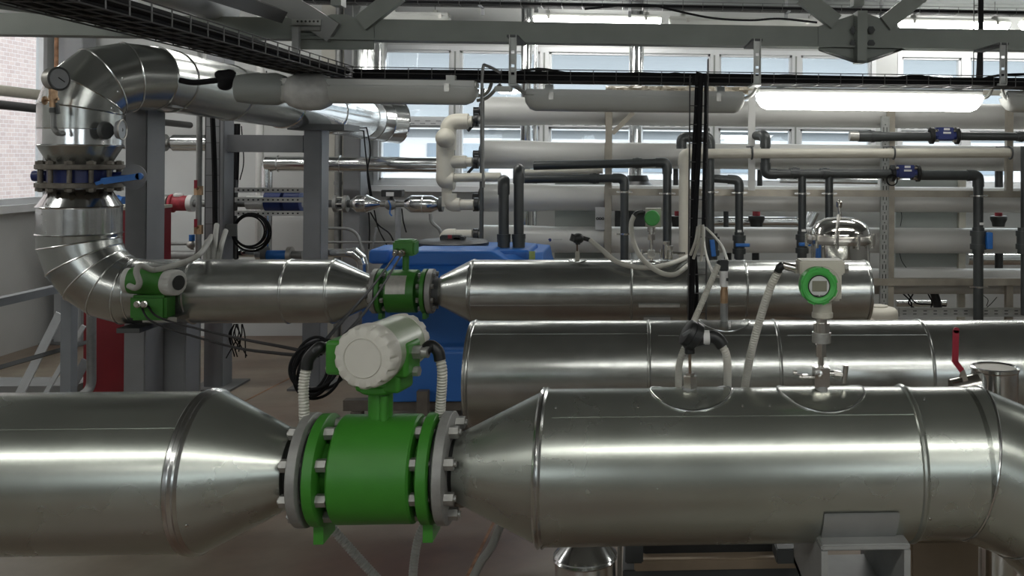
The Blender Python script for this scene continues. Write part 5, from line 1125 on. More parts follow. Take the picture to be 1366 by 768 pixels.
pvc('plastic_pipe', [(1272, 181.5), (1600, 184)], 11.5, 'black plastic pipe right of the upper flanged valve', sockets=((1362, 182, 1, 0),))
pvc('plastic_pipe', [(1367, 195), (1367, 420)], 11, 'black plastic pipe at the very right edge of the rack', unions=((1364, 320, 'none'),))
# cream pipes
def cream(pts, w, label, Y=YQ, rad=.06, **k): return pvc('cream_pipe', pts, w, label, 'pvc_cream', Y, rad, **k)
cream([(912, 350, 5.2), (912, 204, 5.2), (930, 204, 5.2)][0:0] or [(912, 350), (912, 205), (1346, 204)], 13, 'cream plastic pipe rising in the centre and running right across the rack', Y=6.65)
for k, px in enumerate((1003, 1192, 1348)):
    c = P(px, 204, 6.65); b = MB().torus(c, (1, 0, 0), S(8, 6.65), .007, 24, 8).box((c.x - .012, 6.66, c.z + S(8, 6.65)), (c.x + .012, 6.9, c.z + S(9.5, 6.65))); tag(b.build('pipe_clamp', 'grey_dark'), 'dark ring clamp round the cream pipe, ' + ('on the white plate', 'at the slotted upright', 'at its right end')[k], 'clamp')
cream([(590, 237, 6.9), (668, 236, 6.9)], 12, 'short cream pipe below the cream manifold bends', Y=6.9, rad=.01)
cream([(690, 230, 6.95), (800, 228, 6.95)], 8, 'thin cream pipe behind the two black left pipes', Y=6.95, rad=.01, sockets=((798, 227, 1, 0),))
# cream manifold at the left of the vessels
cm = thing('pipe_manifold', P(600, 340, 6.9), 'cream plastic manifold of fat bends feeding the vessel ends', 'pipe manifold')
def cseg(pts, w, nm='bend', Y=6.9, rad=.09): MB().tube(round_poly([P(x, y, Y) for x, y in pts], rad, 8), S(w / 2, Y), 24).build(nm, 'pvc_cream', cm)
cseg([(598, 200), (598, 162), (625, 162)], 21, rad=.10); cseg([(617, 162), (630, 162)], 15, 'reducer')
MB().sphere(P(594, 184, 6.85), S(13, 6.85)).build('tee', 'pvc_cream', cm)
cseg([(594, 178), (594, 240)], 23, 'riser'); cseg([(594, 232), (594, 241), (606, 241)], 24, rad=.06); cseg([(594, 216), (622, 216)], 17, 'outlet'); cseg([(606, 216), (630, 216)], 13, 'reducer')
cseg([(596, 236), (596, 275)], 13, 'riser'); cseg([(600, 258), (600, 273), (614, 273)], 18, rad=.07); cseg([(608, 273), (632, 273)], 14, 'outlet'); 
cseg([(594, 330), (594, 313), (608, 313)], 16, rad=.06); cseg([(604, 313), (630, 313)], 13, 'outlet')
for k, y in enumerate((160, 216, 273, 314)):
    t = thing('coupling', P(638, y, 7.0), 'grooved coupling at the left end of a white vessel, ' + ('topmost', 'second from top', 'third from top', 'lowest, beside the tank lid')[k], 'coupling')
    MB().cyl(P(629, y, 6.95), P(644, y, 6.95), .03, seg=16).build('sleeve', 'flange_steel', t); MB().lathe(P(633, y, 6.95), (1, 0, 0), [(0, .05), (.03, .05)], 16).box(P(631, y - 9, 6.95).to_tuple(), (P(637, y, 6.95).x, 7.0, P(636, y + 9, 6.95).z)).build('clamp_ring', 'black', t)
    if k in (0, 1): MB().bar(P(634, y + 4, 6.9), P(624, y + 15, 6.9), .02, .01).build('tab', 'black', t)
# flanged valves
def fvalve(x0, x1, yc, label, Y=YQ):
    a = P(x0, yc, Y); b_ = P(x1, yc, Y); z = (a.z + b_.z) / 2; t = thing('diaphragm_valve', ((a.x + b_.x) / 2, Y, z - .06), label, 'valve'); L = b_.x - a.x; r = S(11.5, Y)
    for s_ in (0, L - .03): MB().lathe((a.x + s_, Y, z), (1, 0, 0), [(0, r * .9), (.004, r), (.026, r), (.03, r * .9)], 28).build('flange', 'black', t)
    MB().cyl((a.x, Y, z), (b_.x, Y, z), r * .62, seg=24).box((a.x + .05, Y - .045, z - .03), (b_.x - .05, Y + .04, z + .062), .006).build('body', 'navy', t)
    MB().box((a.x + L * .42, Y - .047, z + .040), (a.x + L * .62, Y - .044, z + .056)).box((a.x + L * .40, Y - .047, z + .014), (a.x + L * .66, Y - .044, z + .028)).build('name_plate', 'label_white', t)
    for s_ in (.03, L - .06):
        for q in (-.6, .6): MB().hexn((a.x + s_, Y - .03, z + r * q), (a.x + s_ + .03, Y - .03, z + r * q), .011).build('bolt', 'chrome', t)
    return t
fvalve(1188, 1227, 231, 'dark blue flanged valve in the lower black pipe beside the slotted upright'); fvalve(1240, 1279, 181, 'dark blue flanged valve in the upper black pipe below the lit lamp')
c = P(1190, 240, 6.7); b = MB().torus(c, (0, 1, 0), .04, .005, 24, 6); tag(b.build('wire_loop', 'cable'), 'small black wire loop hanging under the lower flanged valve', 'wire')
# things behind the vessels: red-capped cups, black stubs, shiny duct
for k, (x, y, red) in enumerate(((1009, 290, True), (1332, 292, True), (905, 290, True))):
    t = thing('air_valve', P(x, 302, 7.62), 'black cup valve with red cap behind the vessels, ' + ('left of the steel filter housing', 'right of the tall black right-hand pipe', 'behind the cream riser')[k], 'valve')
    MB().lathe(P(x, 302, 7.62), (0, 0, 1), [(0, .05), (.03, .055), (.05, .065), (.06, .07), (.085, .07), (.09, .065)], 20).build('cup', 'black', t); MB().cyl(P(x, 290, 7.62), P(x, 280, 7.62), .032, seg=16).build('cap', 'red_dull', t)
for k, (x0, y0, x1, y1) in enumerate(((965, 281, 972, 302), (1003, 335, 1013, 346), (966, 334, 976, 346), (1327, 225, 1338, 245), (1327, 336, 1338, 358), (1010, 226, 1017, 246), (898, 225, 905, 246))):
    a = P((x0 + x1) / 2, y1, 7.5); c = P((x0 + x1) / 2, y0, 7.5); b = MB().cyl(a + Vector((0, 0, -.06)), c, S((x1 - x0) / 2, 7.5), seg=16); tag(b.build('pipe_stub', 'black'), 'short black vertical stub between the vessel rows, ' + ('right of the cable drop', 'below the red-capped cup', 'low beside the flat blue handle', 'high at right under the upper pipe', 'low at right edge', 'high behind the white plate', 'high left of the cream riser')[k], 'pipe stub')
b = MB().cyl(P(945, 295, 7.8), P(1062, 295, 7.8), S(6, 7.8), seg=24).cyl(P(1062, 295, 7.8), P(1078, 302, 7.8), S(6, 7.8), seg=24).cyl(P(1078, 300, 7.8), P(1086, 282, 7.8), S(8, 7.8), seg=24); tag(b.build('shiny_duct', 'clad_bright'), 'shiny clad duct behind the vessels left of the steel filter housing', 'duct')
b = MB().cyl(P(1040, 240, 7.9), P(1170, 242, 7.9), S(4, 7.9), seg=20); tag(b.build('shiny_duct', 'clad_bright'), 'thin shiny duct high behind the vessels beside the lower flanged valve', 'duct')
b = MB().cyl(P(1290, 345, 7.9), P(1420, 345, 7.9), S(9, 7.9), seg=20); tag(b.build('shiny_duct', 'clad_bright'), 'shiny clad duct behind the vessels at the right edge', 'duct')
b = MB().cyl(P(1195, 404, 7.9), P(1262, 404, 7.9), S(5, 7.9), seg=20); tag(b.build('shiny_duct', 'clad_bright'), 'low shiny duct behind the rack above the horizontal slotted channel', 'duct')
for k, p in enumerate((((1205, 392), (1215, 402), (1216, 412)), ((1211, 392), (1222, 404), (1240, 406), (1262, 408)), ((1218, 392), (1212, 404), (1222, 412)), ((1238, 392), (1243, 402), (1242, 410)), ((1247, 392), (1250, 402), (1252, 412)), ((1202, 281), (1203, 290), (1201, 302)), ((1200, 337), (1203, 348), (1209, 357)), ((1330, 396), (1322, 405), (1315, 411)), ((1312, 394), (1318, 400), (1316, 408)))):
    tag(MB().tube(smooth([P(x, y, 7.4) for x, y in p]), .006 if k < 5 else .003, 6).build('wire', 'cable'), 'thin dark wire behind the rack at right, ' + ('first of the low tangle', 'longest of the low tangle', 'crossing the low tangle', 'right of the low tangle', 'beside the low black bundle', 'between third and fourth vessel', 'between fourth and lowest vessel', 'slanting to the channel', 'curling behind the tall black pipe')[k], 'wire')
b = MB().tube(smooth([P(1246, 390, 7.3), P(1249, 400, 7.3), P(1252, 414, 7.3)]), .035, 12); tag(b.build('cable_bundle', 'black'), 'short thick black bundle behind the rack above the slotted channel', 'cable bundle')
# ------------------------------------------------------------------ steel filter housing
fh = thing('filter_housing', P(1120, 560, 5.3), 'polished stainless filter housing with domed clamp lid', 'filter housing')
fx = P(1121, 318, 5.3); rF = S(41, 5.3)
MB().lathe((fx.x, 5.3, 0.3), (0, 0, 1), [(0, rF * .96), (fx.z - .3, rF * .96)], 64).build('body', 'polished', fh)
MB().lathe((fx.x, 5.3, fx.z - .028), (0, 0, 1), [(0, rF), (.004, rF * 1.08), (.022, rF * 1.1), (.026, rF * 1.1), (.046, rF * 1.06), (.05, rF)], 64).build('clamp_ring', 'stainless', fh)
dz = P(1121, 288, 5.3).z - fx.z - .02
MB().lathe((fx.x, 5.3, fx.z + .015), (0, 0, 1), [(0, rF * 1.0)] + [(dz * math.sin(a), rF * math.cos(a) ** .75) for a in [PI / 2 * k / 14 for k in range(1, 15)]], 64).build('dome', 'polished', fh)
MB().cyl(P(1121, 289, 5.3), P(1119.5, 276, 5.3), .010, seg=12).lathe(P(1119.5, 277, 5.3), (0, 0, 1), [(0, .014), (.01, .018), (.03, .018), (.034, .02), (.04, .01), (.05, .004)], 16).build('vent', 'chrome', fh)
MB().cyl(P(1119, 286, 5.05), P(1114, 326, 5.02), .009, seg=10).build('lift_rod', 'stainless', fh)
for k in range(10):
    a = 2 * PI * k / 10; q = Vector((fx.x + math.cos(a) * rF * 1.12, 5.3 + math.sin(a) * rF * 1.12, fx.z)); MB().hexn(q - Vector((0, 0, .045)), q + Vector((0, 0, .03)), .011).build('clamp_bolt', 'chrome', fh)
for s_ in (-1, 1): MB().cyl((fx.x + s_ * .1, 5.3, 0), (fx.x + s_ * .1, 5.3, .31), .025, seg=12).build('leg', 'stainless', fh)
b = MB(); q0 = P(1079, 335, 5.1); b.box((q0.x, 5.1, q0.z - .05), (q0.x + .02, 5.104, q0.z + .05)); 
tb = thing('plastic_tank', P(1176, 500, 4.95), 'beige rounded plastic tank top behind the end of the middle pipe', 'tank')
q0 = P(1172, 427, 5.0); MB().lathe((q0.x, 5.0, 0.0), (0, 0, 1), [(0, S(26, 5)), (q0.z + .04, S(26, 5)), (q0.z + .055, S(25, 5)), (q0.z + .068, S(22, 5)), (q0.z + .075, S(14, 5)), (q0.z + .078, .01)], 48).build('shell', 'beige_case', tb)
MB().lathe((q0.x, 5.0, q0.z + .072), (0, 0, 1), [(0, .05), (.01, .05), (.012, .04)], 24).build('cap', 'beige_case', tb)
# ------------------------------------------------------------------ blue tank
bt = thing('storage_tank', P(600, 540, 5.9), 'large blue faceted plastic tank with a black screw lid', 'tank')
YK = 5.25; zK = lambda y, Y=YK: P(600, y, Y).z
# main body: stacked facets as one moulded shell
a = P(467, 400, YK); c = P(728, 400, YK); zb0 = zK(536); 
def ring(x0, x1, y0, y1, z, ch):
    return [Vector(p) for p in ((x0 + ch, y0, z), (x1 - ch, y0, z), (x1, y0 + ch, z), (x1, y1 - ch, z), (x1 - ch, y1, z), (x0 + ch, y1, z), (x0, y1 - ch, z), (x0, y0 + ch, z))]
x0, x1 = a.x - .0, c.x; rings = [ring(x0 - .0, x1, YK, 6.5, zb0, .22), ring(x0, x1, YK, 6.5, zK(470), .22), ring(x0 + .012, x1 - .012, YK + .012, 6.49, zK(466), .22), ring(x0 + .012, x1 - .012, YK + .012, 6.49, zK(462), .22), ring(x0, x1, YK, 6.5, zK(458), .22), ring(x0, x1, YK, 6.5, zK(405), .22), ring(x0 + .08, x1 - .05, YK + .12, 6.4, P(600, 360, YK + .12).z, .2), ring(x0 + .13, x1 - .06, YK + .25, 6.35, P(600, 340, YK + .25).z, .2)]
vs = [v for r_ in rings for v in r_]; n = 8; fs = [(i * n + k, i * n + (k + 1) % n, (i + 1) * n + (k + 1) % n, (i + 1) * n + k) for i in range(len(rings) - 1) for k in range(n)] + [tuple(range(n))[::-1], tuple(range((len(rings) - 1) * n, len(rings) * n))]
o = MB().add(vs, fs).build('body', 'blue_tank', bt, 25); m_ = o.modifiers.new('b', 'BEVEL'); m_.width = .018; m_.segments = 3
zt6 = P(600, 340, YK + .25).z
# raised shoulders and collar
for (p0, p1, yy0, yy1, h) in ((491, 520, YK + .3, YK + .62, 336), (640, 707, YK + .3, YK + .75, 336)):
    o = MB().box((P(p0, 340, YK + .3).x, yy0, zt6 - .06), (P(p1, 340, YK + .3).x, yy1, P(600, h - 3, YK + .3).z)).build('shoulder', 'blue_tank', bt); m_ = o.modifiers.new('b', 'BEVEL'); m_.width = .02; m_.segments = 3
o = MB().prism([P(520, 356, YK + .15), P(545, 334, YK + .15), P(655, 334, YK + .15), P(690, 356, YK + .15)], (0, .3, 0)).build('raised_rib', 'blue_tank', bt); m_ = o.modifiers.new('b', 'BEVEL'); m_.width = .02; m_.segments = 3
lx = P(604, 325, YK + .65); MB().lathe((lx.x, YK + .65, zt6 - .04), (0, 0, 1), [(0, .25), (lx.z - zt6 + .03, .22)], 48).build('neck', 'blue_tank', bt)
lr = S(46.5, YK + .65); MB().lathe((lx.x, YK + .65, lx.z - .008), (0, 0, 1), [(0, lr * .97), (.004, lr), (.02, lr), (.03, lr * .93), (.042, lr * .5), (.044, lr * .4)], 56).build('lid', 'black_lid', bt)
q = P(604, 318, YK + .55); MB().box((q.x - .08, q.y, q.z - .015), (q.x + .05, q.y + .06, q.z + .02), .006).box((q.x + .0, q.y, q.z - .01), (q.x + .07, q.y + .07, q.z + .01), .004).build('lid_handle', 'black_lid', bt)
MB().box((q.x - .03, q.y - .004, q.z + .0), (q.x - .005, q.y, q.z + .022)).build('red_mark', 'red_dull', bt)
bs = thing('tank_frame', P(600, 560, YK), 'dark steel base frame under the blue tank', 'frame')
for yy in (YK + .05, 6.4): MB().box((x0 - .05, yy, zb0 - .06), (x1 + .4, yy + .06, zb0)).build('beam', 'brown_grey', bs)
for xx in (x0, (x0 + x1) / 2 - .1, x1 - .06):
    MB().box((xx, YK + .02, 0), (xx + .06, YK + .08, zb0 - .06)).build('leg', 'brown_grey', bs)
q = P(563, 530, YK - .1); b = MB().box((q.x - .03, q.y, 0), (q.x + .03, q.y + .05, P(563, 522, YK - .1).z)).build('stake', 'brown_grey', bs)
b = MB().box((P(706, 340, YK + .29).x, YK + .28, P(706, 346, YK + .28).z), (P(714, 340, YK + .29).x, YK + .285, P(706, 335, YK + .28).z)); tag(b.build('sticker', 'sticker'), 'yellow green sticker at the right shoulder of the blue tank', 'sticker')
# ------------------------------------------------------------------ pipework on the back wall, left part
YZ = 7.7
p1 = thing('insulated_pipe', P(250, 190, 7.2), 'short silver clad pipe at the back wall between the two left columns', 'pipe')
za = P(245, 190.5, 7.2).z
MB().lathe((P(226, 190, 7.2).x, 7.2, za), (1, 0, 0), [(0, S(6, 7.2)), (.035, S(11, 7.2)), (P(340, 190, 7.2).x - P(226, 190, 7.2).x, S(11, 7.2))], 40).build('cladding_section', 'clad_bright', p1)
MB().cyl((P(214, 190, 7.2).x, 7.2, za), (P(227, 190, 7.2).x, 7.2, za), S(5, 7.2), seg=16).lathe((P(216, 190, 7.2).x, 7.2, za), (1, 0, 0), [(0, S(11, 7.2)), (.03, S(11, 7.2))], 24).build('flange', 'flange_steel', p1)
MB().cyl((P(146, 190, 7.2).x, 7.2, za), (P(170, 190, 7.2).x, 7.2, za), S(9, 7.2), seg=24).build('cladding_section', 'clad_bright', p1)
p2 = thing('insulated_pipe', P(470, 219, YZ), 'silver clad pipe crossing the back window towards the cream manifold', 'pipe')
zz = (P(420, 219, YZ).z + P(560, 219, YZ).z) / 2; r_ = S(10, YZ)
MB().lathe((P(352, 219, YZ).x, YZ, zz), (1, 0, 0), [(0, r_ * .6), (.02, r_), (P(371, 219, YZ).x - P(352, 219, YZ).x, r_), (P(371, 219, YZ).x - P(352, 219, YZ).x + .006, r_ + .008), (P(371, 219, YZ).x - P(352, 219, YZ).x + .012, r_), (P(590, 219, YZ).x - P(352, 219, YZ).x, r_)], 40).build('cladding_section', 'clad_bright', p2)
MB().lathe((P(453, 219, YZ).x, YZ, zz), (1, 0, 0), [(0, r_ + .002), (.003, r_ + .008), (.01, r_ + .008), (.013, r_ + .002)], 40).build('joint_band', 'bead', p2)
MB().cyl((P(356, 219, YZ).x, YZ, zz), (P(356, 219, YZ).x, YZ, .5), S(7, YZ), seg=24).build('downpipe', 'clad_bright', p2)
MB().cyl((P(343, 205, YZ + .1).x, YZ + .15, 2.9), (P(343, 205, YZ + .1).x, YZ + .15, .3), S(5, YZ), seg=20).build('downpipe', 'white_paint', p2)
p3 = thing('control_valve', P(520, 275, 7.5), 'pipe run with two short silver insulated cylinders and an actuator valve below the window', 'valve run')
Yv = 7.5; zv = P(520, 272, Yv).z
def PX(px): return P(px, 272, Yv).x
for (aa, bb) in ((468, 508), (540, 586)):
    L = PX(bb) - PX(aa); r_ = S(11.5, Yv); MB().lathe((PX(aa), Yv, zv), (1, 0, 0), [(0, r_ * .45), (.05, r_ * .98), (.055, r_), (L * .52, r_), (L * .52 + .004, r_ * 1.05), (L * .52 + .008, r_)] + ([(L, r_ * .3)] if aa == 468 else [(L - .06, r_), (L, r_ * .6)]), 32).build('insulation_shell', 'clad_bright', p3)
MB().cyl((PX(508), Yv, zv), (PX(540), Yv, zv), .024, seg=14).sphere((PX(521), Yv, zv), .05).build('valve_body', 'flange_steel', p3)
q = P(522, 258, Yv - .02); MB().box((q.x - .07, q.y - .04, q.z - .025), (q.x + .09, q.y + .06, q.z + .03), .004).cyl(q + Vector((0, 0, -.08)), q, .012).build('actuator', 'grey_black', p3); MB().box((q.x - .03, q.y - .043, q.z - .02), (q.x + .03, q.y - .04, q.z + .012)).build('name_plate', 'label_white', p3)
MB().tube(smooth([P(518, 267, Yv - .06), P(521, 275, Yv - .06), P(520, 284, Yv - .06), P(523, 288, Yv - .06)]), .006, 6).build('blue_tag_cord', 'blue', p3)
for px in (448, 461): MB().lathe((PX(px) - .012, Yv, zv), (1, 0, 0), [(0, S(11, Yv)), (.028, S(11, Yv))], 28).build('flange', 'flange_steel', p3)
for k in range(6): a_ = PI * k / 3; MB().cyl((PX(447), Yv + .055 * math.cos(a_), zv + .055 * math.sin(a_)), (PX(463), Yv + .055 * math.cos(a_), zv + .055 * math.sin(a_)), .007, seg=8).build('bolt', 'zinc', p3)
MB().cyl((PX(436), Yv, zv), (PX(470), Yv, zv), .03, seg=14).build('pipe_stub', 'grey_dark', p3)
MB().lathe((PX(586), Yv, zv), (1, 0, 0), [(0, S(10, Yv)), (.03, S(10, Yv))], 24).build('pipe_stub', 'grey_dark', p3)
MB().cyl(P(531, 276, Yv), P(531, 300, Yv), .026, seg=14).cyl(P(531, 298, Yv), P(531, 345, Yv), .022, seg=14).build('branch', 'grey_mid', p3)
for k, (p, lab) in enumerate(((((487, 160), (494, 200), (490, 230), (494, 262)), 'black cable hanging beside the back window, left'), (((484, 162), (489, 215), (496, 262)), 'black cable hanging beside the back window, right'), (((494, 283), (505, 300), (520, 312), (528, 330)), 'black cable curving down below the two silver cylinders'), (((499, 280), (505, 305), (518, 330)), 'second black cable below the two silver cylinders'), (((492, 283), (493, 310), (492, 332)), 'straight black cable below the left silver cylinder'), (((536, 278), (538, 295), (542, 310)), 'short black cable right of the actuator valve'), (((574, 285), (576, 296), (586, 306), (590, 318)), 'grey hose curving down to the tank lid'))):
    tag(MB().tube(smooth([P(x, y, 7.35) for x, y in p]), .0055 if k < 6 else .014, 8).build('hanging_cable', 'cable' if k < 6 else 'steel_pipe'), lab, 'cable')
hr = thing('tube_railing', P(460, 340, 7.3), 'thin grey tube railing behind the blue tank', 'railing')
MB().tube(round_poly([P(436, 304, 7.3), P(475, 305, 7.3), P(485, 336, 7.3)], .1), .012, 10).build('top_tube', 'steel_pipe', hr); MB().cyl(P(436, 323, 7.3), P(530, 323, 7.3), .009, seg=8).build('mid_tube', 'steel_pipe', hr); MB().cyl(P(502, 304, 7.3), P(496, 336, 7.3), .01, seg=8).build('post', 'steel_pipe', hr)
el = thing('insulated_pipe', P(480, 350, 6.7), 'small shiny clad elbow left of the blue tank', 'pipe')
gores(el, [P(436, 337, 6.7), P(463, 337, 6.7), P(473, 337, 6.7), P(482, 345, 6.7), P(484, 352, 6.7), P(484, 372, 6.7)], [S(5.5, 6.7)] * 2 + [S(7, 6.7)] * 4, 'clad_bright', seg=32, br=.002)
# red fitting and small valves left
rf = thing('red_valve', P(240, 282, 6.9), 'worn red flanged fitting between the grey columns above the red cabinet', 'valve')
Yr = 6.9; zr_ = P(240, 271, Yr).z
def PR(px): return P(px, 271, Yr).x
MB().lathe((PR(226), Yr, zr_), (1, 0, 0), [(0, .03), (.01, .065), (.03, .068), (.035, .055), (PR(252) - PR(226) - .01, .055), (PR(252) - PR(226), .05)], 32).build('body', 'red_dull', rf)
for px in (219, 252): MB().lathe((PR(px), Yr, zr_), (1, 0, 0), [(0, S(11, Yr)), (.035, S(11, Yr))], 28).build('flange', 'label_white' if px == 252 else 'flange_steel', rf)
MB().lathe(P(238, 262, Yr), (0, 0, 1), [(0, .035), (.015, .035), (.025, .02)], 16).build('cap', 'label_white', rf)
MB().cyl((PR(200), Yr, zr_), (PR(404), Yr, zr_), .026, seg=16).build('pipe', 'steel_pipe', rf)
for k, (x0, y0, x1) in enumerate(((215, 333, 256), (215, 341, 262))):
    b = MB().cyl(P(x0, y0 - (8 if k == 0 else 0), 6.9), P(x1, y0 - (8 if k == 0 else 0), 6.9), .012 if k == 0 else .035, seg=16); tag(b.build('wall_pipe', 'steel_pipe'), ('thin grey pipe with a blue-capped cock right of the red cabinet', 'thicker grey pipe right of the red cabinet')[k], 'pipe')
bc = thing('gauge_cock', P(256, 332, 6.8), 'small blue-capped cock beside the thin vertical pipe', 'valve'); MB().cyl(P(256, 321, 6.8), P(256, 313, 6.8), .02, seg=14).build('cap', 'blue', bc); MB().cyl(P(256, 333, 6.8), P(256, 321, 6.8), .012, seg=10).sphere(P(255, 326, 6.8), .03).build('body', 'zinc', bc)
rb2 = MB().cyl(P(145, 271, 7.0), P(166, 271, 7.0), .05, seg=16).cyl(P(150, 271, 7.0), P(158, 271, 7.0), .06, seg=16); tag(rb2.build('blue_valve', 'blue'), 'blue fitting visible right of the left riser above the red cabinet', 'valve')
# shelf of perforated rails with blue cylinders
sh = thing('perforated_rack', P(360, 290, 6.75), 'three perforated white rails in front of blue cylinders between the grey columns', 'rack')
for y in (253.5, 266.5, 284.5):
    a = P(313, y + 3, 6.72); c = P(405, y - 3, 6.72); MB().box((a.x, 6.72, (P(313, y + 3, 6.72).z)), (c.x, 6.76, P(359, y - 3, 6.72).z)).build('rail', 'label_white', sh)
    b = MB()
    for k in range(13): q = P(318 + 6.6 * k, y, 6.719); b.box((q.x - .006, q.y - .001, q.z - .005), (q.x + .006, q.y + .001, q.z + .005))
    b.build('slots', 'black', sh)['kind'] = 'stuff'
for px in (312, 407): MB().pbox(px - 2, 240, px + 2, 345, 6.77, .03).build('upright', 'black', sh)
for k, (u, v) in enumerate(((355, 379), (381, 404))):
    b = MB().lathe(P(u, 268, 6.9), (1, 0, 0), [(0, .06), (.006, .078), (P(v, 268, 6.9).x - P(u, 268, 6.9).x - .006, .078), (P(v, 268, 6.9).x - P(u, 268, 6.9).x, .06)], 32); tag(b.build('blue_cylinder', 'navy_blue'), ('left dark blue cylinder behind the perforated rails', 'right dark blue cylinder behind the perforated rails')[k], 'cylinder')
b = MB().lathe(P(329, 270, 6.9), (1, 0, 0), [(0, .04), (.005, .05), (.13, .05), (.135, .04)], 24); tag(b.build('grey_fitting', 'label_white'), 'pale fitting left of the dark blue cylinders', 'fitting')
co_ = thing('cable_coil', P(334, 310, 6.6), 'hanging coil of black cable between the two grey columns', 'cable coil')
for k in range(6):
    c = P(334, 309, 6.58 + .02 * (k % 3)); MB().torus(c + Vector((random.uniform(-.01, .01), 0, random.uniform(-.01, .01))), (0, 1, 0), .105 + .008 * (k % 3) + .002 * k, .006, 40, 8).build('loop', 'cable', co_)
MB().pbox(301, 299, 315, 315, 6.5, .02).build('clip', 'grey_dark', co_)
b = MB().cyl(P(306, 337, 6.9), P(345, 337, 6.9), S(5.5, 6.9), seg=24).cyl(P(343, 338, 6.9), P(352, 338, 6.9), S(9, 6.9), seg=20); tag(b.build('insulated_pipe', 'clad_bright'), 'short shiny clad pipe end left of the blue strainer', 'pipe')
bvl = thing('strainer', P(370, 350, 6.85), 'bright blue strainer between dark flanges above the left silver pipe', 'strainer')
MB().cyl(P(352, 340, 6.85), P(385, 340, 6.85), .035, seg=20).cyl(P(368, 338, 6.85), P(376, 352, 6.85), .03, seg=16).build('body', 'blue_bright', bvl)
for px in (351, 384): MB().lathe(P(px, 340, 6.85), (1, 0, 0), [(0, .06), (.03, .06)], 24).build('flange', 'grey_dark' if px == 351 else 'zinc', bvl)
MB().cyl(P(388, 340, 6.85), P(404, 340, 6.85), .03, seg=16).build('pipe', 'steel_pipe', bvl)
wt = MB()
for k in range(9):
    a = P(random.uniform(311, 324), 432, 6.4); wt.tube(smooth([a, a + Vector((random.uniform(-.04, .04), 0, -.08)), a + Vector((random.uniform(-.08, .08), 0, random.uniform(-.16, -.25)))]), .004, 6)
tag(wt.build('wire_tangle', 'cable'), 'tangle of thin black wire ends below the left silver pipe', 'wire tangle', kind='stuff')
for k, (p, lab) in enumerate((((307, 130), (307, 345)), ((315, 165), (315, 345)))[:0]): pass
cabx = [((313, 165), (314, 215), (311, 260), (316, 345)), ((318, 165), (316, 230), (314, 300), (317, 430)), ((322, 168), (325, 215), (320, 240))]
for k, p in enumerate(cabx): tag(MB().tube(smooth([P(x, y, 6.85) for x, y in p]), .014 if k < 2 else .004, 8).build('hanging_cable', 'cable'), 'black cable hanging right of the tall column, ' + ('left thick one', 'right thick one', 'thin one')[k], 'cable')
# ------------------------------------------------------------------ bright ducts in front of the windows
for k, (x0, x1, Y, ytop, ybot, lab) in enumerate(((470, 514, 7.9, 40, 98, 'wide shiny vertical duct above the branch pipe at the first back window'), (694, 709, 7.9, 40, 430, 'shiny vertical pipe between the second and third back windows'), (711, 717, 7.85, 40, 430, 'thin shiny vertical pipe right beside the wider one'), (838, 858, 7.9, 40, 430, 'shiny vertical pipe between the third and fourth back windows'))):
    a = P((x0 + x1) / 2, 200, Y); r = S((x1 - x0) / 2, Y); zb_ = P(0, ybot, Y).z if ybot < 200 else .02
    b = MB().lathe((a.x, Y, zb_), (0, 0, 1), [(0, r * (.97)), (ZC - .07 - zb_ - .7, r * .97), (ZC - .07 - zb_ - .695, r * 1.03), (ZC - .07 - zb_ - .68, r), (ZC - .06 - zb_, r)], 40); tag(b.build('vertical_duct', 'clad_bright'), lab, 'duct')
pf = P(440, 90, 8.0)
b = MB().cyl((P(512, 95, 8.1).x, 8.1, P(512, 160, 8.1).z), (P(512, 95, 8.1).x, 8.1, 2.9), .01, seg=8); tag(b.build('thin_rod', 'grey_mid'), 'thin rod beside the wide shiny duct', 'rod')

# dark plinth collar of the fourth-window duct, box behind the vessels, plates with marks
c = P(850, 243, 7.9); b = MB().lathe((c.x, 7.9, c.z - .03), (0, 0, 1), [(0, .14), (.04, .10), (.05, .10), (.09, .085)], 28); tag(b.build('duct_collar', 'black'), 'dark conical collar round the shiny pipe at the fourth back window', 'collar')
a = P(820, 302, 7.55); c = P(878, 280, 7.55); b = MB().box((a.x, 7.55, a.z - .02), (c.x, 7.62, c.z + .02), .004); tag(b.build('black_box', 'black'), 'black box behind the vessels beside the small green-capped transmitter', 'box')
bpx = P(800, 291, 7.49); t = thing('maker_plate', bpx, 'small pale plate with dark marks between two vessels left of the first rack post', 'plate')
a = P(794, 303, 7.12); c = P(807, 280, 7.12); pl_ = MB().box((a.x, 7.12, a.z - .02), (c.x, 7.49, c.z + .02)).build('plate', 'label_white', t)
for k in range(3): q = P(797 + 3.6 * k, 291.5, 7.119); MB().torus(q, (0, 1, 0), .008, .003, 14, 6).build('printed_mark', 'black', pl_)
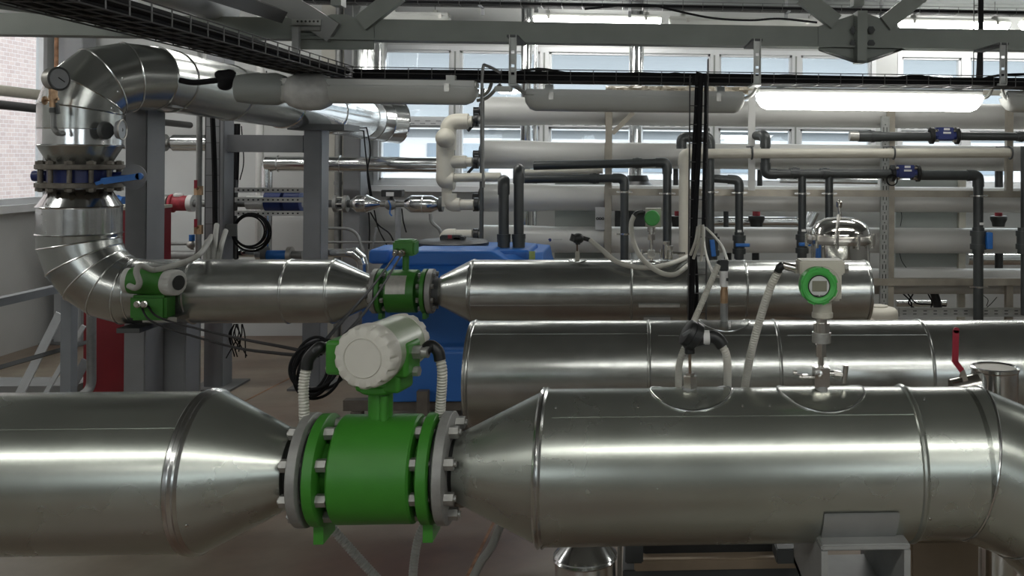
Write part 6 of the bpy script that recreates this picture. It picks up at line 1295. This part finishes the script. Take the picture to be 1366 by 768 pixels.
# cable drop from the roof at right
yv_ = 4.75; dr = MB()
for px in (1299, 1311):
    x_ = P(px, 50, yv_ + .3).x; dr.cyl((x_, yv_ + .3, 1.99), (x_, yv_ + .3, ZC - .06), .003, seg=6)
for k in range(7): dr.cyl((P(1299, 50, yv_ + .3).x, yv_ + .3, 2.02 + .15 * k), (P(1311, 50, yv_ + .3).x, yv_ + .3, 2.02 + .15 * k), .0025, seg=6)
tag(dr.build('wire_ladder', 'steel_wire'), 'vertical wire ladder from the roof near the right edge', 'cable ladder')
for k in range(3): cab([(P(1303 + 3 * k, 50, yv_ + .3).x, yv_ + .29, 2.0), (P(1305 + 1.5 * k, 50, yv_ + .3).x, yv_ + .28, 2.4), (P(1303 + 3 * k, 50, yv_ + .3).x, yv_ + .29, ZC - .06)], .009, 'black cable dropping from the roof near the right edge, ' + ('left one', 'middle one', 'right one')[k])
# printed protective tape on the window frames
for i, wi in enumerate(('window_1', 'window_3', 'window_4', 'window_7')):
    fr = bpy.data.objects[wi]; (u, v) = wins[int(wi[-1]) - 1]; b = MB()
    for k in range(14):
        q = P(u + 8 + (v - u - 16) * k / 13, 165, YB - .012); b.box((q.x - .022, q.y, ztr - .006 + (.012 if k % 2 else -.012)), (q.x + .022, q.y + .003, ztr + .002 + (.012 if k % 2 else -.012)))
    o = b.build('tape_print', 'grey_mid', fr); o['kind'] = 'stuff'
for i, px in enumerate((607, 726, 953, 1062)):
    fr = bpy.data.objects['window_%d' % (1, 2, 4, 5)[i]]; x_ = P(px, 150, YB - .012).x; b = MB(); b.box((x_ - .012, YB - .013, zb + .06), (x_ + .004, YB - .0105, zt - .05)).build('rubber_seal', 'panel_grey', fr)
# seam lines in the floor
b = MB()
for (p, q) in (((340, 528), (438, 478)), ((0, 0), (0, 0)), ((625, 765), (648, 718)))[::2]:
    pts = []
    for (x, y) in (p, q):
        d = rr * ((x - CX) / F) + uu * (-(y - CY) / F) + fw; pts.append(CAM + d * (CAMZ - .001) / -d.z)
    L = (pts[1] - pts[0]).normalized(); b.bar(pts[0] - L * 1.0, pts[1] + L * .4, .002, .012, Vector((0, 0, 1)).cross(L))
struct(b.build('floor_joint', 'rust'))
